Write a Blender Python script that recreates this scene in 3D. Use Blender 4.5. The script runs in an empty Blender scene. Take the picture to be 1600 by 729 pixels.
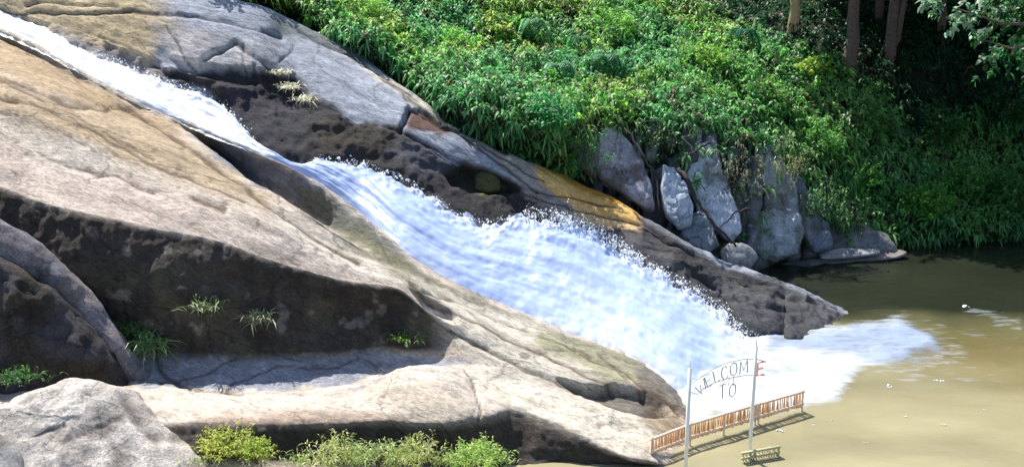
import bpy, bmesh, math, random
import numpy as np
from mathutils import Vector, Matrix
random.seed(7)
RNG = np.random.default_rng(11)
SC = bpy.context.scene
COL = SC.collection

# ------------------------------------------------------------------ camera
F_PX = 2000.0
PITCH = math.radians(16.7)
CAM_H = 23.0
cam_d = bpy.data.cameras.new('camera')
cam_d.sensor_width = 36.0
cam_d.lens = 36.0 * F_PX / 1600.0
cam_d.clip_end = 2000
cam = bpy.data.objects.new('camera', cam_d)
cam.location = (0, 0, CAM_H)
cam.rotation_euler = (math.radians(90) - PITCH, 0, 0)
COL.objects.link(cam)
SC.camera = cam

# ------------------------------------------------------------------ light
SUN = Vector((-0.33, 0.46, 0.82)).normalized()      # towards the sun
world = bpy.data.worlds.new("World")
SC.world = world
world.use_nodes = True
wn = world.node_tree
for n in list(wn.nodes):
    wn.nodes.remove(n)
sky = wn.nodes.new('ShaderNodeTexSky')
sky.sky_type = 'NISHITA'
sky.sun_disc = False
sky.sun_elevation = math.asin(SUN.z)
sky.sun_rotation = math.atan2(SUN.x, SUN.y) % (2 * math.pi)
bg = wn.nodes.new('ShaderNodeBackground')
bg.inputs['Strength'].default_value = 0.11
wo = wn.nodes.new('ShaderNodeOutputWorld')
wn.links.new(sky.outputs[0], bg.inputs[0])
wn.links.new(bg.outputs[0], wo.inputs[0])
sd = bpy.data.lights.new('sun', 'SUN')
sd.energy = 4.8
sd.angle = math.radians(0.5)
sd.color = (1.0, 0.95, 0.86)
sun = bpy.data.objects.new('sun', sd)
sun.rotation_euler = (-SUN).to_track_quat('-Z', 'Y').to_euler()
sun.location = (-40, 40, 80)
COL.objects.link(sun)
SC.view_settings.view_transform = 'Standard'
SC.view_settings.look = 'None'
SC.view_settings.gamma = 1.0
SC.view_settings.exposure = 0.9

# ------------------------------------------------------------------ maths helpers
def ray_tan(py):
    b = (np.asarray(py, float) - 364.5) / F_PX
    return np.tan(PITCH + np.arctan(b))

def pt(px, py, D=None, z=None):
    """survey point: image bearing plus ground distance or height -> world x, y, z"""
    px = np.asarray(px, float); py = np.asarray(py, float)
    a = (px - 800) / F_PX
    b = (py - 364.5) / F_PX
    ry = math.cos(PITCH) - b * math.sin(PITCH)
    rz = -math.sin(PITCH) - b * math.cos(PITCH)
    if z is not None:
        t = (np.asarray(z, float) - CAM_H) / rz
    else:
        t = np.asarray(D, float) / ry
    return np.stack([a * t, ry * t, CAM_H + rz * t], -1)

def bearing(P):
    """world -> survey bearings (px, py)"""
    P = np.asarray(P, float)
    y = P[..., 1]; z = P[..., 2] - CAM_H; x = P[..., 0]
    dep = y * math.cos(PITCH) - z * math.sin(PITCH)
    up = y * math.sin(PITCH) + z * math.cos(PITCH)
    return np.stack([800 + F_PX * x / dep, 364.5 - F_PX * up / dep], -1)

def _hash(ix, iy, iz, s):
    h = (ix * 374761393 + iy * 668265263 + iz * 2147483647 + s * 974711) & 0xffffffff
    h = ((h ^ (h >> 13)) * 1274126177) & 0xffffffff
    h = ((h ^ (h >> 16)) * 2246822519) & 0xffffffff
    h = h ^ (h >> 15)
    return (h & 0xffffff) / float(0xffffff)

def vnoise(P, s=0):
    P = np.asarray(P, float)
    i = np.floor(P).astype(np.int64); f = P - i
    f = f * f * f * (f * (f * 6 - 15) + 10)
    r = 0
    for dx in (0, 1):
        wx = f[..., 0] if dx else 1 - f[..., 0]
        for dy in (0, 1):
            wy = f[..., 1] if dy else 1 - f[..., 1]
            for dz in (0, 1):
                wz = f[..., 2] if dz else 1 - f[..., 2]
                r = r + wx * wy * wz * _hash(i[..., 0] + dx, i[..., 1] + dy, i[..., 2] + dz, s)
    return r * 2 - 1

def fbm(P, sc=1.0, oc=4, s=0, ridged=False):
    P = np.asarray(P, float) * sc
    r = 0; a = 1; t = 0
    for k in range(oc):
        n = vnoise(P + k * 17.3, s + k)
        if ridged:
            n = 1 - 2 * np.abs(n)
        r = r + a * n; t += a
        a *= .5; P = P * 2.03
    return r / t

def sstep(a, b, x):
    t = np.clip((x - a) / (b - a), 0, 1)
    return t * t * (3 - 2 * t)

def pchip(xk, yk, x):
    xk = np.asarray(xk, float); yk = np.asarray(yk, float)
    h = np.diff(xk); d = np.diff(yk) / h
    m = np.zeros_like(yk)
    m[0] = d[0]; m[-1] = d[-1]
    for i in range(1, len(xk) - 1):
        if d[i - 1] * d[i] > 0:
            w1 = 2 * h[i] + h[i - 1]; w2 = h[i] + 2 * h[i - 1]
            m[i] = (w1 + w2) / (w1 / d[i - 1] + w2 / d[i])
    x = np.asarray(x, float)
    k = np.clip(np.searchsorted(xk, x) - 1, 0, len(xk) - 2)
    xx = np.clip(x, xk[0], xk[-1])
    t = (xx - xk[k]) / h[k]
    y = ((2*t**3 - 3*t**2 + 1) * yk[k] + (t**3 - 2*t**2 + t) * h[k] * m[k]
         + (-2*t**3 + 3*t**2) * yk[k+1] + (t**3 - t**2) * h[k] * m[k+1])
    return y + np.where(x < xk[0], (x - xk[0]) * m[0], 0) + np.where(x > xk[-1], (x - xk[-1]) * m[-1], 0)

def rail(pts, cols, mode='z'):
    a = np.array(pts, float)
    py = pchip(a[:, 0], a[:, 1], cols)
    v = pchip(a[:, 0], a[:, 2], cols)
    return pt(cols, py, z=v) if mode == 'z' else pt(cols, py, D=v)

def loft(rails, subs, tens=0.5, sharp={}):
    """rails: list of (n,3); cubic through them with limited tangents. returns grid (rows, n, 3) and row->rail parameter"""
    R = np.stack(rails, 0)
    K = len(R)
    d = np.diff(R, axis=0)
    L = np.linalg.norm(d, axis=-1, keepdims=True) + 1e-6
    m = np.zeros_like(R)
    s = d / L
    m[0] = s[0]; m[-1] = s[-1]
    for i in range(1, K - 1):
        m[i] = (s[i - 1] * L[i] + s[i] * L[i - 1]) / (L[i] + L[i - 1])
    for k_, w_ in sharp.items(): m[k_] = m[k_] * w_
    rows = []; par = []
    for i in range(K - 1):
        n = subs[i]
        for j in range(n + (1 if i == K - 2 else 0)):
            t = j / n
            h00 = 2*t**3 - 3*t**2 + 1; h10 = t**3 - 2*t**2 + t
            h01 = -2*t**3 + 3*t**2; h11 = t**3 - t**2
            rows.append(h00 * R[i] + h10 * L[i] * m[i] * tens * 1.6 + h01 * R[i+1] + h11 * L[i] * m[i+1] * tens * 1.6)
            par.append(i + t)
    return np.stack(rows, 0), np.array(par)

def grid_normals(G):
    du = np.gradient(G, axis=1); dv = np.gradient(G, axis=0)
    n = np.cross(du, dv)
    n /= np.linalg.norm(n, axis=-1, keepdims=True) + 1e-9
    return n

def seg_dist(Q, poly, closed=False):
    poly = np.asarray(poly, float)
    best = np.full(Q.shape[:-1], 1e9)
    n = len(poly)
    for i in range(n if closed else n - 1):
        a = poly[i]; b = poly[(i + 1) % n]
        ab = b - a
        t = np.clip(((Q - a) @ ab) / (ab @ ab + 1e-9), 0, 1)
        d = np.linalg.norm(Q - a - t[..., None] * ab, axis=-1)
        best = np.minimum(best, d)
    return best

def inside(Q, poly):
    poly = np.asarray(poly, float)
    c = np.zeros(Q.shape[:-1], bool)
    n = len(poly)
    for i in range(n):
        x1, y1 = poly[i]; x2, y2 = poly[(i + 1) % n]
        cond = ((y1 > Q[..., 1]) != (y2 > Q[..., 1]))
        xi = (x2 - x1) * (Q[..., 1] - y1) / (y2 - y1 + 1e-12) + x1
        c ^= cond & (Q[..., 0] < xi)
    return c

def poly_mask(Q, poly, soft):
    d = seg_dist(Q, poly, True)
    d = np.where(inside(Q, poly), d, -d)
    return sstep(-soft, soft, d)

# ------------------------------------------------------------------ mesh helpers
def mesh_from(name, V, Fq=None, T=None, smooth=True):
    """V (n,3); Fq (m,4) quads; T (k,3) triangles"""
    me = bpy.data.meshes.new(name)
    V = np.asarray(V, np.float32).reshape(-1, 3)
    me.vertices.add(len(V)); me.vertices.foreach_set('co', V.ravel())
    loops = []; starts = []; tot = 0
    if Fq is not None and len(Fq):
        Fq = np.asarray(Fq, np.int32)
        loops.append(Fq.ravel()); starts.append(np.arange(len(Fq)) * 4); tot = len(Fq) * 4
    if T is not None and len(T):
        T = np.asarray(T, np.int32)
        loops.append(T.ravel()); starts.append(tot + np.arange(len(T)) * 3)
    loops = np.concatenate(loops).astype(np.int32); starts = np.concatenate(starts).astype(np.int32)
    me.loops.add(len(loops)); me.loops.foreach_set('vertex_index', loops)
    me.polygons.add(len(starts)); me.polygons.foreach_set('loop_start', starts)
    me.update(calc_edges=True)
    me.polygons.foreach_set('use_smooth', np.full(len(starts), smooth, bool))
    me.validate()
    return me

def set_attr(me, name, arr):
    arr = np.asarray(arr, np.float32)
    if arr.ndim == 1:
        a = me.attributes.new(name, 'FLOAT', 'POINT'); a.data.foreach_set('value', arr)
    else:
        a = me.attributes.new(name, 'FLOAT_COLOR', 'POINT')
        c = np.ones((len(arr), 4), np.float32); c[:, :3] = arr
        a.data.foreach_set('color', c.ravel())

def grid_faces(r, c):
    i = np.arange(r * c).reshape(r, c)
    return np.stack([i[:-1, :-1], i[:-1, 1:], i[1:, 1:], i[1:, :-1]], -1).reshape(-1, 4)

def link(name, me, mat=None, parent=None, loc=None, kind=None):
    o = bpy.data.objects.new(name, me)
    COL.objects.link(o)
    if mat is not None and me is not None and len(me.materials) == 0:
        me.materials.append(mat)
    if parent is not None:
        o.parent = parent
    if loc is not None:
        o.location = loc
    if kind:
        o['kind'] = kind
    return o

def tag(o, label, cat, group=None):
    o['label'] = label; o['category'] = cat
    if group: o['group'] = group
    return o

def thing(name, label, cat, loc=(0, 0, 0), group=None):
    o = bpy.data.objects.new(name, None)
    o.empty_display_size = 0.3
    COL.objects.link(o); o.location = loc
    return tag(o, label, cat, group)

class MB:
    """collects boxes, tubes into one mesh"""
    def __init__(s): s.V = []; s.Q = []; s.T = []; s.n = 0
    def add(s, V, Q=(), T=()):
        V = np.asarray(V, float)
        for q in Q: s.Q.append([i + s.n for i in q])
        for t in T: s.T.append([i + s.n for i in t])
        s.V.append(V); s.n += len(V)
    def tube(s, P, r, k=6):
        P = [np.asarray(p, float) for p in P]
        n = len(P)
        r = [r] * n if not hasattr(r, '__len__') else r
        V = []
        up = np.array([0.123, 0.456, 0.88]); up /= np.linalg.norm(up)
        for i in range(n):
            d = P[min(i + 1, n - 1)] - P[max(i - 1, 0)]
            d /= np.linalg.norm(d) + 1e-9
            a = np.cross(d, up); 
            if np.linalg.norm(a) < .05: a = np.cross(d, [1, 0, 0])
            a /= np.linalg.norm(a); b = np.cross(d, a)
            for j in range(k):
                t = 2 * math.pi * j / k
                V.append(P[i] + r[i] * (a * math.cos(t) + b * math.sin(t)))
        V.append(P[0]); V.append(P[-1])
        Q = []; T = []
        for i in range(n - 1):
            for j in range(k):
                Q.append([i*k + j, i*k + (j+1) % k, (i+1)*k + (j+1) % k, (i+1)*k + j])
        for j in range(k):
            T.append([n*k, (j+1) % k, j]); T.append([n*k+1, (n-1)*k + j, (n-1)*k + (j+1) % k])
        s.add(V, Q, T)
    def box(s, c, x, y, z):
        c, x, y, z = [np.asarray(v, float) for v in (c, x, y, z)]
        V = [c + a*x + b*y + d*z for a in (-.5, .5) for b in (-.5, .5) for d in (-.5, .5)]
        s.add(V, [[0,1,3,2],[4,6,7,5],[0,4,5,1],[2,3,7,6],[0,2,6,4],[1,5,7,3]])
    def mesh(s, name, smooth=True):
        return mesh_from(name, np.concatenate(s.V), s.Q, s.T, smooth)

# ------------------------------------------------------------------ materials
def nmat(name):
    m = bpy.data.materials.new(name); m.use_nodes = True
    nt = m.node_tree
    b = nt.nodes['Principled BSDF']
    return m, nt, b

def N(nt, t, **kw):
    n = nt.nodes.new(t)
    for k, v in kw.items():
        if k in n.inputs: n.inputs[k].default_value = v
        else: setattr(n, k, v)
    return n

def rock_mat(name, strength=0.5, grain=1.0, stretch=True):
    m, nt, b = nmat(name)
    L = nt.links.new
    at = N(nt, 'ShaderNodeAttribute', attribute_name='Col')
    wet = N(nt, 'ShaderNodeAttribute', attribute_name='wet')
    tc = N(nt, 'ShaderNodeTexCoord')
    mp = N(nt, 'ShaderNodeAttribute', attribute_name='st')
    n1 = N(nt, 'ShaderNodeTexNoise', Scale=1.6, Detail=9.0, Roughness=0.68)
    n2 = N(nt, 'ShaderNodeTexNoise', Scale=9.0, Detail=6.0, Roughness=0.7)
    n3 = N(nt, 'ShaderNodeTexNoise', Scale=30.0, Detail=4.0, Roughness=0.7)
    L(mp.outputs['Vector'], n1.inputs['Vector']); L(mp.outputs['Vector'], n2.inputs['Vector'])
    L(tc.outputs['Object'], n3.inputs['Vector'])
    # thin dark cracks and stains of the rock
    vo = N(nt, 'ShaderNodeTexVoronoi', feature='DISTANCE_TO_EDGE', Scale=0.5)
    mxv = N(nt, 'ShaderNodeMixRGB'); mxv.inputs[0].default_value = 0.35
    L(mp.outputs['Vector'], mxv.inputs[1]); L(n1.outputs['Color'], mxv.inputs[2]); L(mxv.outputs[0], vo.inputs['Vector'])
    cr = N(nt, 'ShaderNodeMapRange'); cr.inputs['From Min'].default_value = 0.0; cr.inputs['From Max'].default_value = 0.012
    cr.inputs['To Min'].default_value = 0.55; cr.inputs['To Max'].default_value = 1.0
    L(vo.outputs['Distance'], cr.inputs['Value'])
    r1 = N(nt, 'ShaderNodeMapRange'); r1.inputs['From Min'].default_value = .3; r1.inputs['From Max'].default_value = .7
    r1.inputs['To Min'].default_value = 0.62; r1.inputs['To Max'].default_value = 1.32
    L(n1.outputs['Fac'], r1.inputs['Value'])
    r2 = N(nt, 'ShaderNodeMapRange'); r2.inputs['From Min'].default_value = .3; r2.inputs['From Max'].default_value = .7
    r2.inputs['To Min'].default_value = 0.55; r2.inputs['To Max'].default_value = 1.35
    L(n2.outputs['Fac'], r2.inputs['Value'])
    mu = N(nt, 'ShaderNodeMath', operation='MULTIPLY'); L(r1.outputs[0], mu.inputs[0]); L(r2.outputs[0], mu.inputs[1])
    r3 = N(nt, 'ShaderNodeMapRange'); r3.inputs['From Min'].default_value = .3; r3.inputs['From Max'].default_value = .7
    r3.inputs['To Min'].default_value = 0.66; r3.inputs['To Max'].default_value = 1.30
    L(n3.outputs['Fac'], r3.inputs['Value'])
    mu2 = N(nt, 'ShaderNodeMath', operation='MULTIPLY'); L(mu.outputs[0], mu2.inputs[0]); L(cr.outputs[0], mu2.inputs[1])
    mu3 = N(nt, 'ShaderNodeMath', operation='MULTIPLY'); L(mu2.outputs[0], mu3.inputs[0]); L(r3.outputs[0], mu3.inputs[1])
    n4 = N(nt, 'ShaderNodeTexNoise', Scale=3.2, Detail=8.0, Roughness=.72); L(mp.outputs['Vector'], n4.inputs['Vector'])
    pt_ = N(nt, 'ShaderNodeMapRange'); pt_.inputs['From Min'].default_value = .60; pt_.inputs['From Max'].default_value = .68; pt_.inputs['To Min'].default_value = 1.0; pt_.inputs['To Max'].default_value = .42
    L(n4.outputs['Fac'], pt_.inputs['Value'])
    li = N(nt, 'ShaderNodeMapRange'); li.inputs['From Min'].default_value = .30; li.inputs['From Max'].default_value = .40; li.inputs['To Min'].default_value = 1.35; li.inputs['To Max'].default_value = 1.0
    L(n4.outputs['Fac'], li.inputs['Value'])
    mu4 = N(nt, 'ShaderNodeMath', operation='MULTIPLY'); L(mu3.outputs[0], mu4.inputs[0]); L(pt_.outputs[0], mu4.inputs[1])
    mu5 = N(nt, 'ShaderNodeMath', operation='MULTIPLY'); L(mu4.outputs[0], mu5.inputs[0]); L(li.outputs[0], mu5.inputs[1])
    vm = N(nt, 'ShaderNodeVectorMath', operation='SCALE'); L(at.outputs['Color'], vm.inputs[0]); L(mu5.outputs[0], vm.inputs['Scale'])
    L(vm.outputs[0], b.inputs['Base Color'])
    ro = N(nt, 'ShaderNodeMapRange'); b.inputs['Specular IOR Level'].default_value = .22; ro.inputs['To Min'].default_value = 0.9; ro.inputs['To Max'].default_value = 0.45
    L(wet.outputs['Fac'], ro.inputs['Value']); L(ro.outputs[0], b.inputs['Roughness'])
    ad = N(nt, 'ShaderNodeMath', operation='ADD'); L(n1.outputs['Fac'], ad.inputs[0])
    ml = N(nt, 'ShaderNodeMath', operation='MULTIPLY'); ml.inputs[1].default_value = .45; L(n2.outputs['Fac'], ml.inputs[0]); L(ml.outputs[0], ad.inputs[1])
    ad2 = N(nt, 'ShaderNodeMath', operation='ADD'); L(ad.outputs[0], ad2.inputs[0])
    ml2 = N(nt, 'ShaderNodeMath', operation='MULTIPLY'); ml2.inputs[1].default_value = .30 * grain; L(n3.outputs['Fac'], ml2.inputs[0]); L(ml2.outputs[0], ad2.inputs[1])
    bu = N(nt, 'ShaderNodeBump'); bu.inputs['Strength'].default_value = strength; bu.inputs['Distance'].default_value = 0.5
    L(ad2.outputs[0], bu.inputs['Height']); L(bu.outputs[0], b.inputs['Normal'])
    return m

ROCK = rock_mat('layered_rock', 0.6)
BOULDER = rock_mat('boulder_rock', 0.6, 1.2, False)

def leaf_mat(name, trans=0.55, rough=0.45):
    m, nt, b = nmat(name)
    L = nt.links.new
    at = N(nt, 'ShaderNodeAttribute', attribute_name='Col')
    L(at.outputs['Color'], b.inputs['Base Color'])
    b.inputs['Roughness'].default_value = rough
    tr = N(nt, 'ShaderNodeBsdfTranslucent')
    hs = N(nt, 'ShaderNodeHueSaturation'); hs.inputs['Value'].default_value = 1.5; hs.inputs['Saturation'].default_value = 1.1
    hs.inputs['Hue'].default_value = 0.49
    L(at.outputs['Color'], hs.inputs['Color']); L(hs.outputs[0], tr.inputs['Color'])
    mx = N(nt, 'ShaderNodeMixShader'); mx.inputs[0].default_value = trans
    L(b.outputs[0], mx.inputs[1]); L(tr.outputs[0], mx.inputs[2])
    L(mx.outputs[0], nt.nodes['Material Output'].inputs['Surface'])
    return m
LEAF = leaf_mat('leaf')

def plain(name, col, rough=0.6, noise=0.25, scale=12, metal=0.0, bump=0.2):
    m, nt, b = nmat(name); L = nt.links.new
    n = N(nt, 'ShaderNodeTexNoise', Scale=float(scale), Detail=5.0, Roughness=0.65)
    tc = N(nt, 'ShaderNodeTexCoord'); L(tc.outputs['Object'], n.inputs['Vector'])
    r = N(nt, 'ShaderNodeMapRange'); r.inputs['From Min'].default_value = .3; r.inputs['From Max'].default_value = .7
    r.inputs['To Min'].default_value = 1 - noise; r.inputs['To Max'].default_value = 1 + noise
    L(n.outputs['Fac'], r.inputs['Value'])
    vm = N(nt, 'ShaderNodeVectorMath', operation='SCALE'); vm.inputs[0].default_value = col; L(r.outputs[0], vm.inputs['Scale'])
    L(vm.outputs[0], b.inputs['Base Color'])
    b.inputs['Roughness'].default_value = rough; b.inputs['Metallic'].default_value = metal
    bu = N(nt, 'ShaderNodeBump'); bu.inputs['Strength'].default_value = bump; bu.inputs['Distance'].default_value = .03
    L(n.outputs['Fac'], bu.inputs['Height']); L(bu.outputs[0], b.inputs['Normal'])
    return m

# ------------------------------------------------------------------ surveyed rails (bearing, bearing, height)
LIP = [(-400,-30,15.2),(-300,-15,14.9),(0,52,13.3),(100,98,12.2),(200,152,10.6),(300,197,9.2),(400,238,8.2),(480,276,7.2),(560,335,5.6),(620,390,4.6),(700,440,3.3),(800,485,2.1),(900,525,1.3),(1000,568,.75),(1060,602,.25),(1110,630,-.45),(1200,680,-1.6)]
FAR = [(-400,-75,16.3),(-300,-60,16),(0,12,14.1),(60,38,13.5),(140,80,12.4),(200,105,11.6),(260,130,10.9),(330,150,10.2),(362,178,9.5),(392,213,8.6),(430,243,7.95),(468,260,7.5),(500,249,7.75),(560,255,7.5),(640,285,6.6),(720,335,5.2),(760,345,4.9),(830,338,4.9),(900,350,4.4),(960,383,3.4),(1000,408,2.8),(1060,443,1.9),(1110,473,1.2),(1150,510,.5),(1185,535,-.1),(1230,545,-.6)]
CREST_B = [(-400,-100,17.5),(-300,-90,17.1),(0,-40,15.8),(250,-12,15.2),(400,6,14.6),(450,30,13.6),(500,55,12.7),(560,85,11.6),(600,115,10.8),(650,150,9.8),(700,188,8.9),(740,213,8.2),(800,243,7.1),(850,265,6.3),(900,285,5.6),(960,310,4.9),(1000,335,4.2),(1060,372,3.2),(1110,400,2.4),(1150,418,1.9),(1200,436,1.4),(1250,452,.9),(1300,478,.1),(1360,500,-.9)]

def srail(pts, cols, mode='z'):
    return rail(pts, cols, mode)

def strata2(P):
    s = np.array([0.90, -0.30, -0.32]); s /= np.linalg.norm(s)
    u = P @ s
    return P - s * (u * .62)[..., None]

def strata(P):
    """noise coordinates stretched along the dip of the rock"""
    s = np.array([0.90, -0.30, -0.32]); s /= np.linalg.norm(s)
    u = P @ s
    q = P - u[..., None] * s
    return np.concatenate([(u * 0.16)[..., None], q[..., 1:2] * 0.9, q[..., 2:3] * 0.9], -1)

# ------------------------------------------------------------------ near bedrock (slab, undercut wall, shelf, foreground hump)
colsA = np.arange(-330, 1190, 2.6)
railsA = [
 ('below', [(-400,900,-2.5),(1200,900,-3.0)]),
 ('apron', [(-400,800,-.3),(200,760,.5),(420,740,.5),(600,745,.2),(800,752,-.3),(950,760,-.8),(1200,800,-2)]),
 ('face_foot', [(-400,735,.8),(0,735,.9),(200,712,1.15),(420,712,.75),(600,722,.35),(700,728,.2),(800,732,-.1),(900,735,-.3),(980,735,-.4),(1200,740,-1.5)]),
 ('face_top', [(-400,700,1.5),(0,690,1.55),(200,668,1.7),(320,662,1.75),(430,662,1.85),(500,660,1.9),(600,657,1.9),(690,660,1.8),(760,650,1.8),(800,640,1.6),(850,655,1.3),(900,676,1.0),(940,698,.7),(1000,718,.4),(1100,724,-.3),(1200,740,-1.3)]),
 ('hump_top', [(-400,640,1.6),(0,630,1.6),(220,611,1.6),(350,614,1.5),(450,612,1.55),(550,608,1.75),(600,588,2.25),(640,573,2.55),(690,572,2.5),(735,580,2.15),(780,600,1.8),(850,630,1.35),(950,670,.75),(1050,705,.2),(1120,715,-.3),(1200,730,-1.3)]),
 ('trough', [(-400,600,1.5),(0,600,1.4),(220,598,1.2),(350,600,1.2),(450,600,1.25),(550,596,1.35),(600,586,1.5),(640,576,1.7),(690,572,1.9),(735,576,2.0),(780,595,1.7),(850,622,1.3),(950,660,.75),(1050,695,.2),(1120,708,-.3),(1200,724,-1.3)]),
 ('wall_foot', [(-400,500,2.4),(0,505,2.2),(200,545,1.9),(250,557,1.75),(400,560,1.8),(500,556,1.9),(600,548,2.1),(680,552,2.15),(735,569,2.05),(800,592,1.65),(900,630,1.1),(1000,664,.65),(1060,684,.3),(1120,702,-.3),(1200,718,-1.3)]),
 ('wall_mid', [(-400,350,6.4),(0,385,5.9),(130,430,5.2),(250,450,4.8),(330,460,4.5),(400,470,4.2),(470,480,3.9),(540,486,3.6),(620,490,3.6),(660,505,3.3),(700,530,2.65),(735,566,2.1),(800,588,1.7),(900,624,1.15),(1000,659,.7),(1060,682,.35),(1120,700,-.3),(1200,716,-1.3)]),
 ('wall_top', [(-400,225,10.2),(0,292,8.35),(60,315,8.0),(130,332,7.7),(200,347,7.35),(250,360,7.0),(330,374,6.7),(400,397,6.1),(470,420,5.5),(540,438,5.05),(620,450,4.75),(660,480,4.0),(700,514,3.05),(735,562,2.15),(800,582,1.75),(900,617,1.15),(1000,652,.75),(1060,679,.38),(1120,698,-.3),(1200,714,-1.3)]),
 ('slab_front', [(-400,190,10.8),(0,258,9.05),(100,275,8.75),(200,297,8.25),(300,322,7.75),(400,355,7.0),(500,388,6.1),(560,408,5.55),(620,434,5.0),(650,450,4.6),(700,492,3.6),(750,538,2.6),(800,560,2.05),(900,598,1.4),(1000,635,.9),(1060,662,.5),(1120,685,-.3),(1200,700,-1.3)]),
 ('slab_mid', [(-400,70,13.0),(0,150,11.5),(100,187,10.7),(200,224,9.75),(300,268,8.7),(400,322,7.55),(500,366,6.4),(560,396,5.65),(620,424,5.1),(650,444,4.65),(700,478,3.8),(750,512,3.0),(800,534,2.35),(900,575,1.6),(1000,612,1.05),(1060,640,.55),(1120,668,-.3),(1200,690,-1.4)]),
 ('slab_edge', [(-400,-18,14.9),(0,66,12.9),(100,112,11.8),(200,168,10.2),(290,206,9.15),(360,262,8.3),(420,302,7.65),(470,330,7.15),(540,374,6.15),(600,414,5.2),(640,438,4.7),(700,466,3.65),(750,490,2.9),(800,508,2.35),(900,550,1.6),(1000,592,1.05),(1060,622,.55),(1110,645,-.3),(1200,684,-1.5)]),
 ('trench', [(-400,-20,14.95),(0,60,13.0),(100,106,11.95),(200,161,10.35),(290,203,9.0),(330,232,7.7),(400,285,6.4),(470,322,5.6),(540,362,4.9),(600,400,4.3),(640,424,4.0),(700,456,3.3),(750,480,2.65),(800,500,2.1),(900,541,1.35),(1000,584,.85),(1060,615,.4),(1110,640,-.4),(1200,682,-1.6)]),
 ('lip', LIP),
]
R = [srail(p, colsA) for _, p in railsA]
LIPW = R[-1]
FARW = srail(FAR, colsA)
bed_mid = (LIPW + FARW) / 2; bed_mid[:, 2] -= 0.45
R.append(bed_mid)
nA = [4, 12, 26, 16, 10, 16, 30, 30, 14, 28, 28, 20, 18, 14]
GA, parA = loft(R, nA, sharp={8: .12, 11: .2, 3: .4})
GA[..., 2] -= (.35 * sstep(1000, 1090, colsA))[None]
nrm = grid_normals(GA)
if nrm[60, 200, 2] < 0: nrm = -nrm
P = GA
par2 = np.repeat(parA[:, None], len(colsA), 1)
Q0 = bearing(P)
# ---- relief: rail indices 0 below,1 apron,2 face_foot,3 face_top,4 hump,5 trough,6 wall_foot,7 wall_mid,8 wall_top,9 slab_front,10 slab_mid,11 slab_edge,12 trench,13 lip,14 bed
def band(p, a, b, s=0.4):
    return sstep(a - s, a + s, p) * (1 - sstep(b - s, b + s, p))
wallw = band(par2, 6.0, 7.9, .3) * (1 - sstep(640, 740, Q0[..., 0]))
facew = band(par2, 1.6, 2.9, .4)
slabw = band(par2, 8.4, 11.5, .5)
trw = band(par2, 11.4, 12.8, .3)
ST = strata(P)
disp = 0.10 * fbm(P, .35, 3, 3) * (1 - sstep(12.3, 13, par2))
disp += slabw * (0.14 * fbm(ST, 1.1, 4, 9, True) + 0.05 * fbm(P, 1.3, 4, 5))
disp += (facew + wallw) * (0.22 * fbm(P, .55, 5, 21, True) + 0.09 * fbm(P, 1.9, 3, 23))
vert = np.concatenate([P[..., :1] * 1.4, P[..., 1:2], P[..., 2:] * 0.35], -1)
disp += wallw * 0.13 * fbm(vert, .8, 4, 31, True)
disp += band(par2, 2.8, 6, .4) * (0.13 * fbm(P, .8, 5, 41) + 0.06 * fbm(P, 2.2, 3, 44, True))
disp += trw * (0.12 * fbm(P, 1.1, 4, 51, True))
disp += band(par2, 12.6, 13.3, .2) * 0.04 * fbm(P, 2, 3, 52)
apw = band(par2, .5, 2, .4)
disp += apw * .15 * fbm(P, .9, 4, 61)
# ---- grooves and small ledges surveyed on the slab: (polyline, width px, depth m)
GROOVES = [
 ([(-40,110),(0,124),(60,145),(110,165),(160,172),(210,170),(250,200),(290,230)], 4, .10),
 ([(190,165),(235,190),(275,215),(320,250),(370,285),(430,330),(500,375),(560,410)], 5, .12),
 ([(0,128),(50,150),(120,180),(190,225),(240,250)], 3, .07),
 ([(-20,150),(60,165),(150,210),(230,255),(300,280),(380,320)], 4, .06),
 ([(0,155),(25,158)], 4, .12), ([(0,178),(28,182)], 3, .1),
 ([(300,310),(330,322),(350,330)], 5, .14),
 ([(60,240),(120,262),(180,275),(240,305)], 3, .05),
 ([(700,515),(760,548),(820,578),(870,598),(900,612)], 4, .12),
 ([(640,445),(690,480),(740,505),(800,535),(880,570),(960,605)], 4, .09),
 ([(725,575),(745,605),(752,640),(748,655)], 3, .10),
 ([(240,555),(260,590),(300,606),(380,612)], 4, .18),
 ([(940,560),(990,590),(1040,625),(1060,650)], 4, .12),
 ([(900,548),(960,578),(1020,615),(1055,640)], 3, .1),
 ([(660,455),(700,470),(760,492),(820,515),(900,550)], 3, .06),
 ([(360,600),(430,570),(520,575),(560,560)], 3, .08),
 ([(250,600),(330,580),(370,560)], 3, .06),
]
Qn = Q0 + 5 * np.stack([fbm(P, .9, 3, 71), fbm(P, .9, 3, 72)], -1)
for poly, w, dp in GROOVES:
    disp -= dp * np.exp(-(seg_dist(Qn, poly) / w) ** 2)
# the dark hollow under the ledge, right of the centre
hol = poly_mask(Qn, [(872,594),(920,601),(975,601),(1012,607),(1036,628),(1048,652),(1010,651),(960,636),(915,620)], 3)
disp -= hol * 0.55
hol2 = poly_mask(Qn, [(640,452),(665,462),(708,492),(712,503),(690,500),(664,484)], 3)
disp -= hol2 * 0.35
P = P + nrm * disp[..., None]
P[0] = GA[0]

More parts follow.
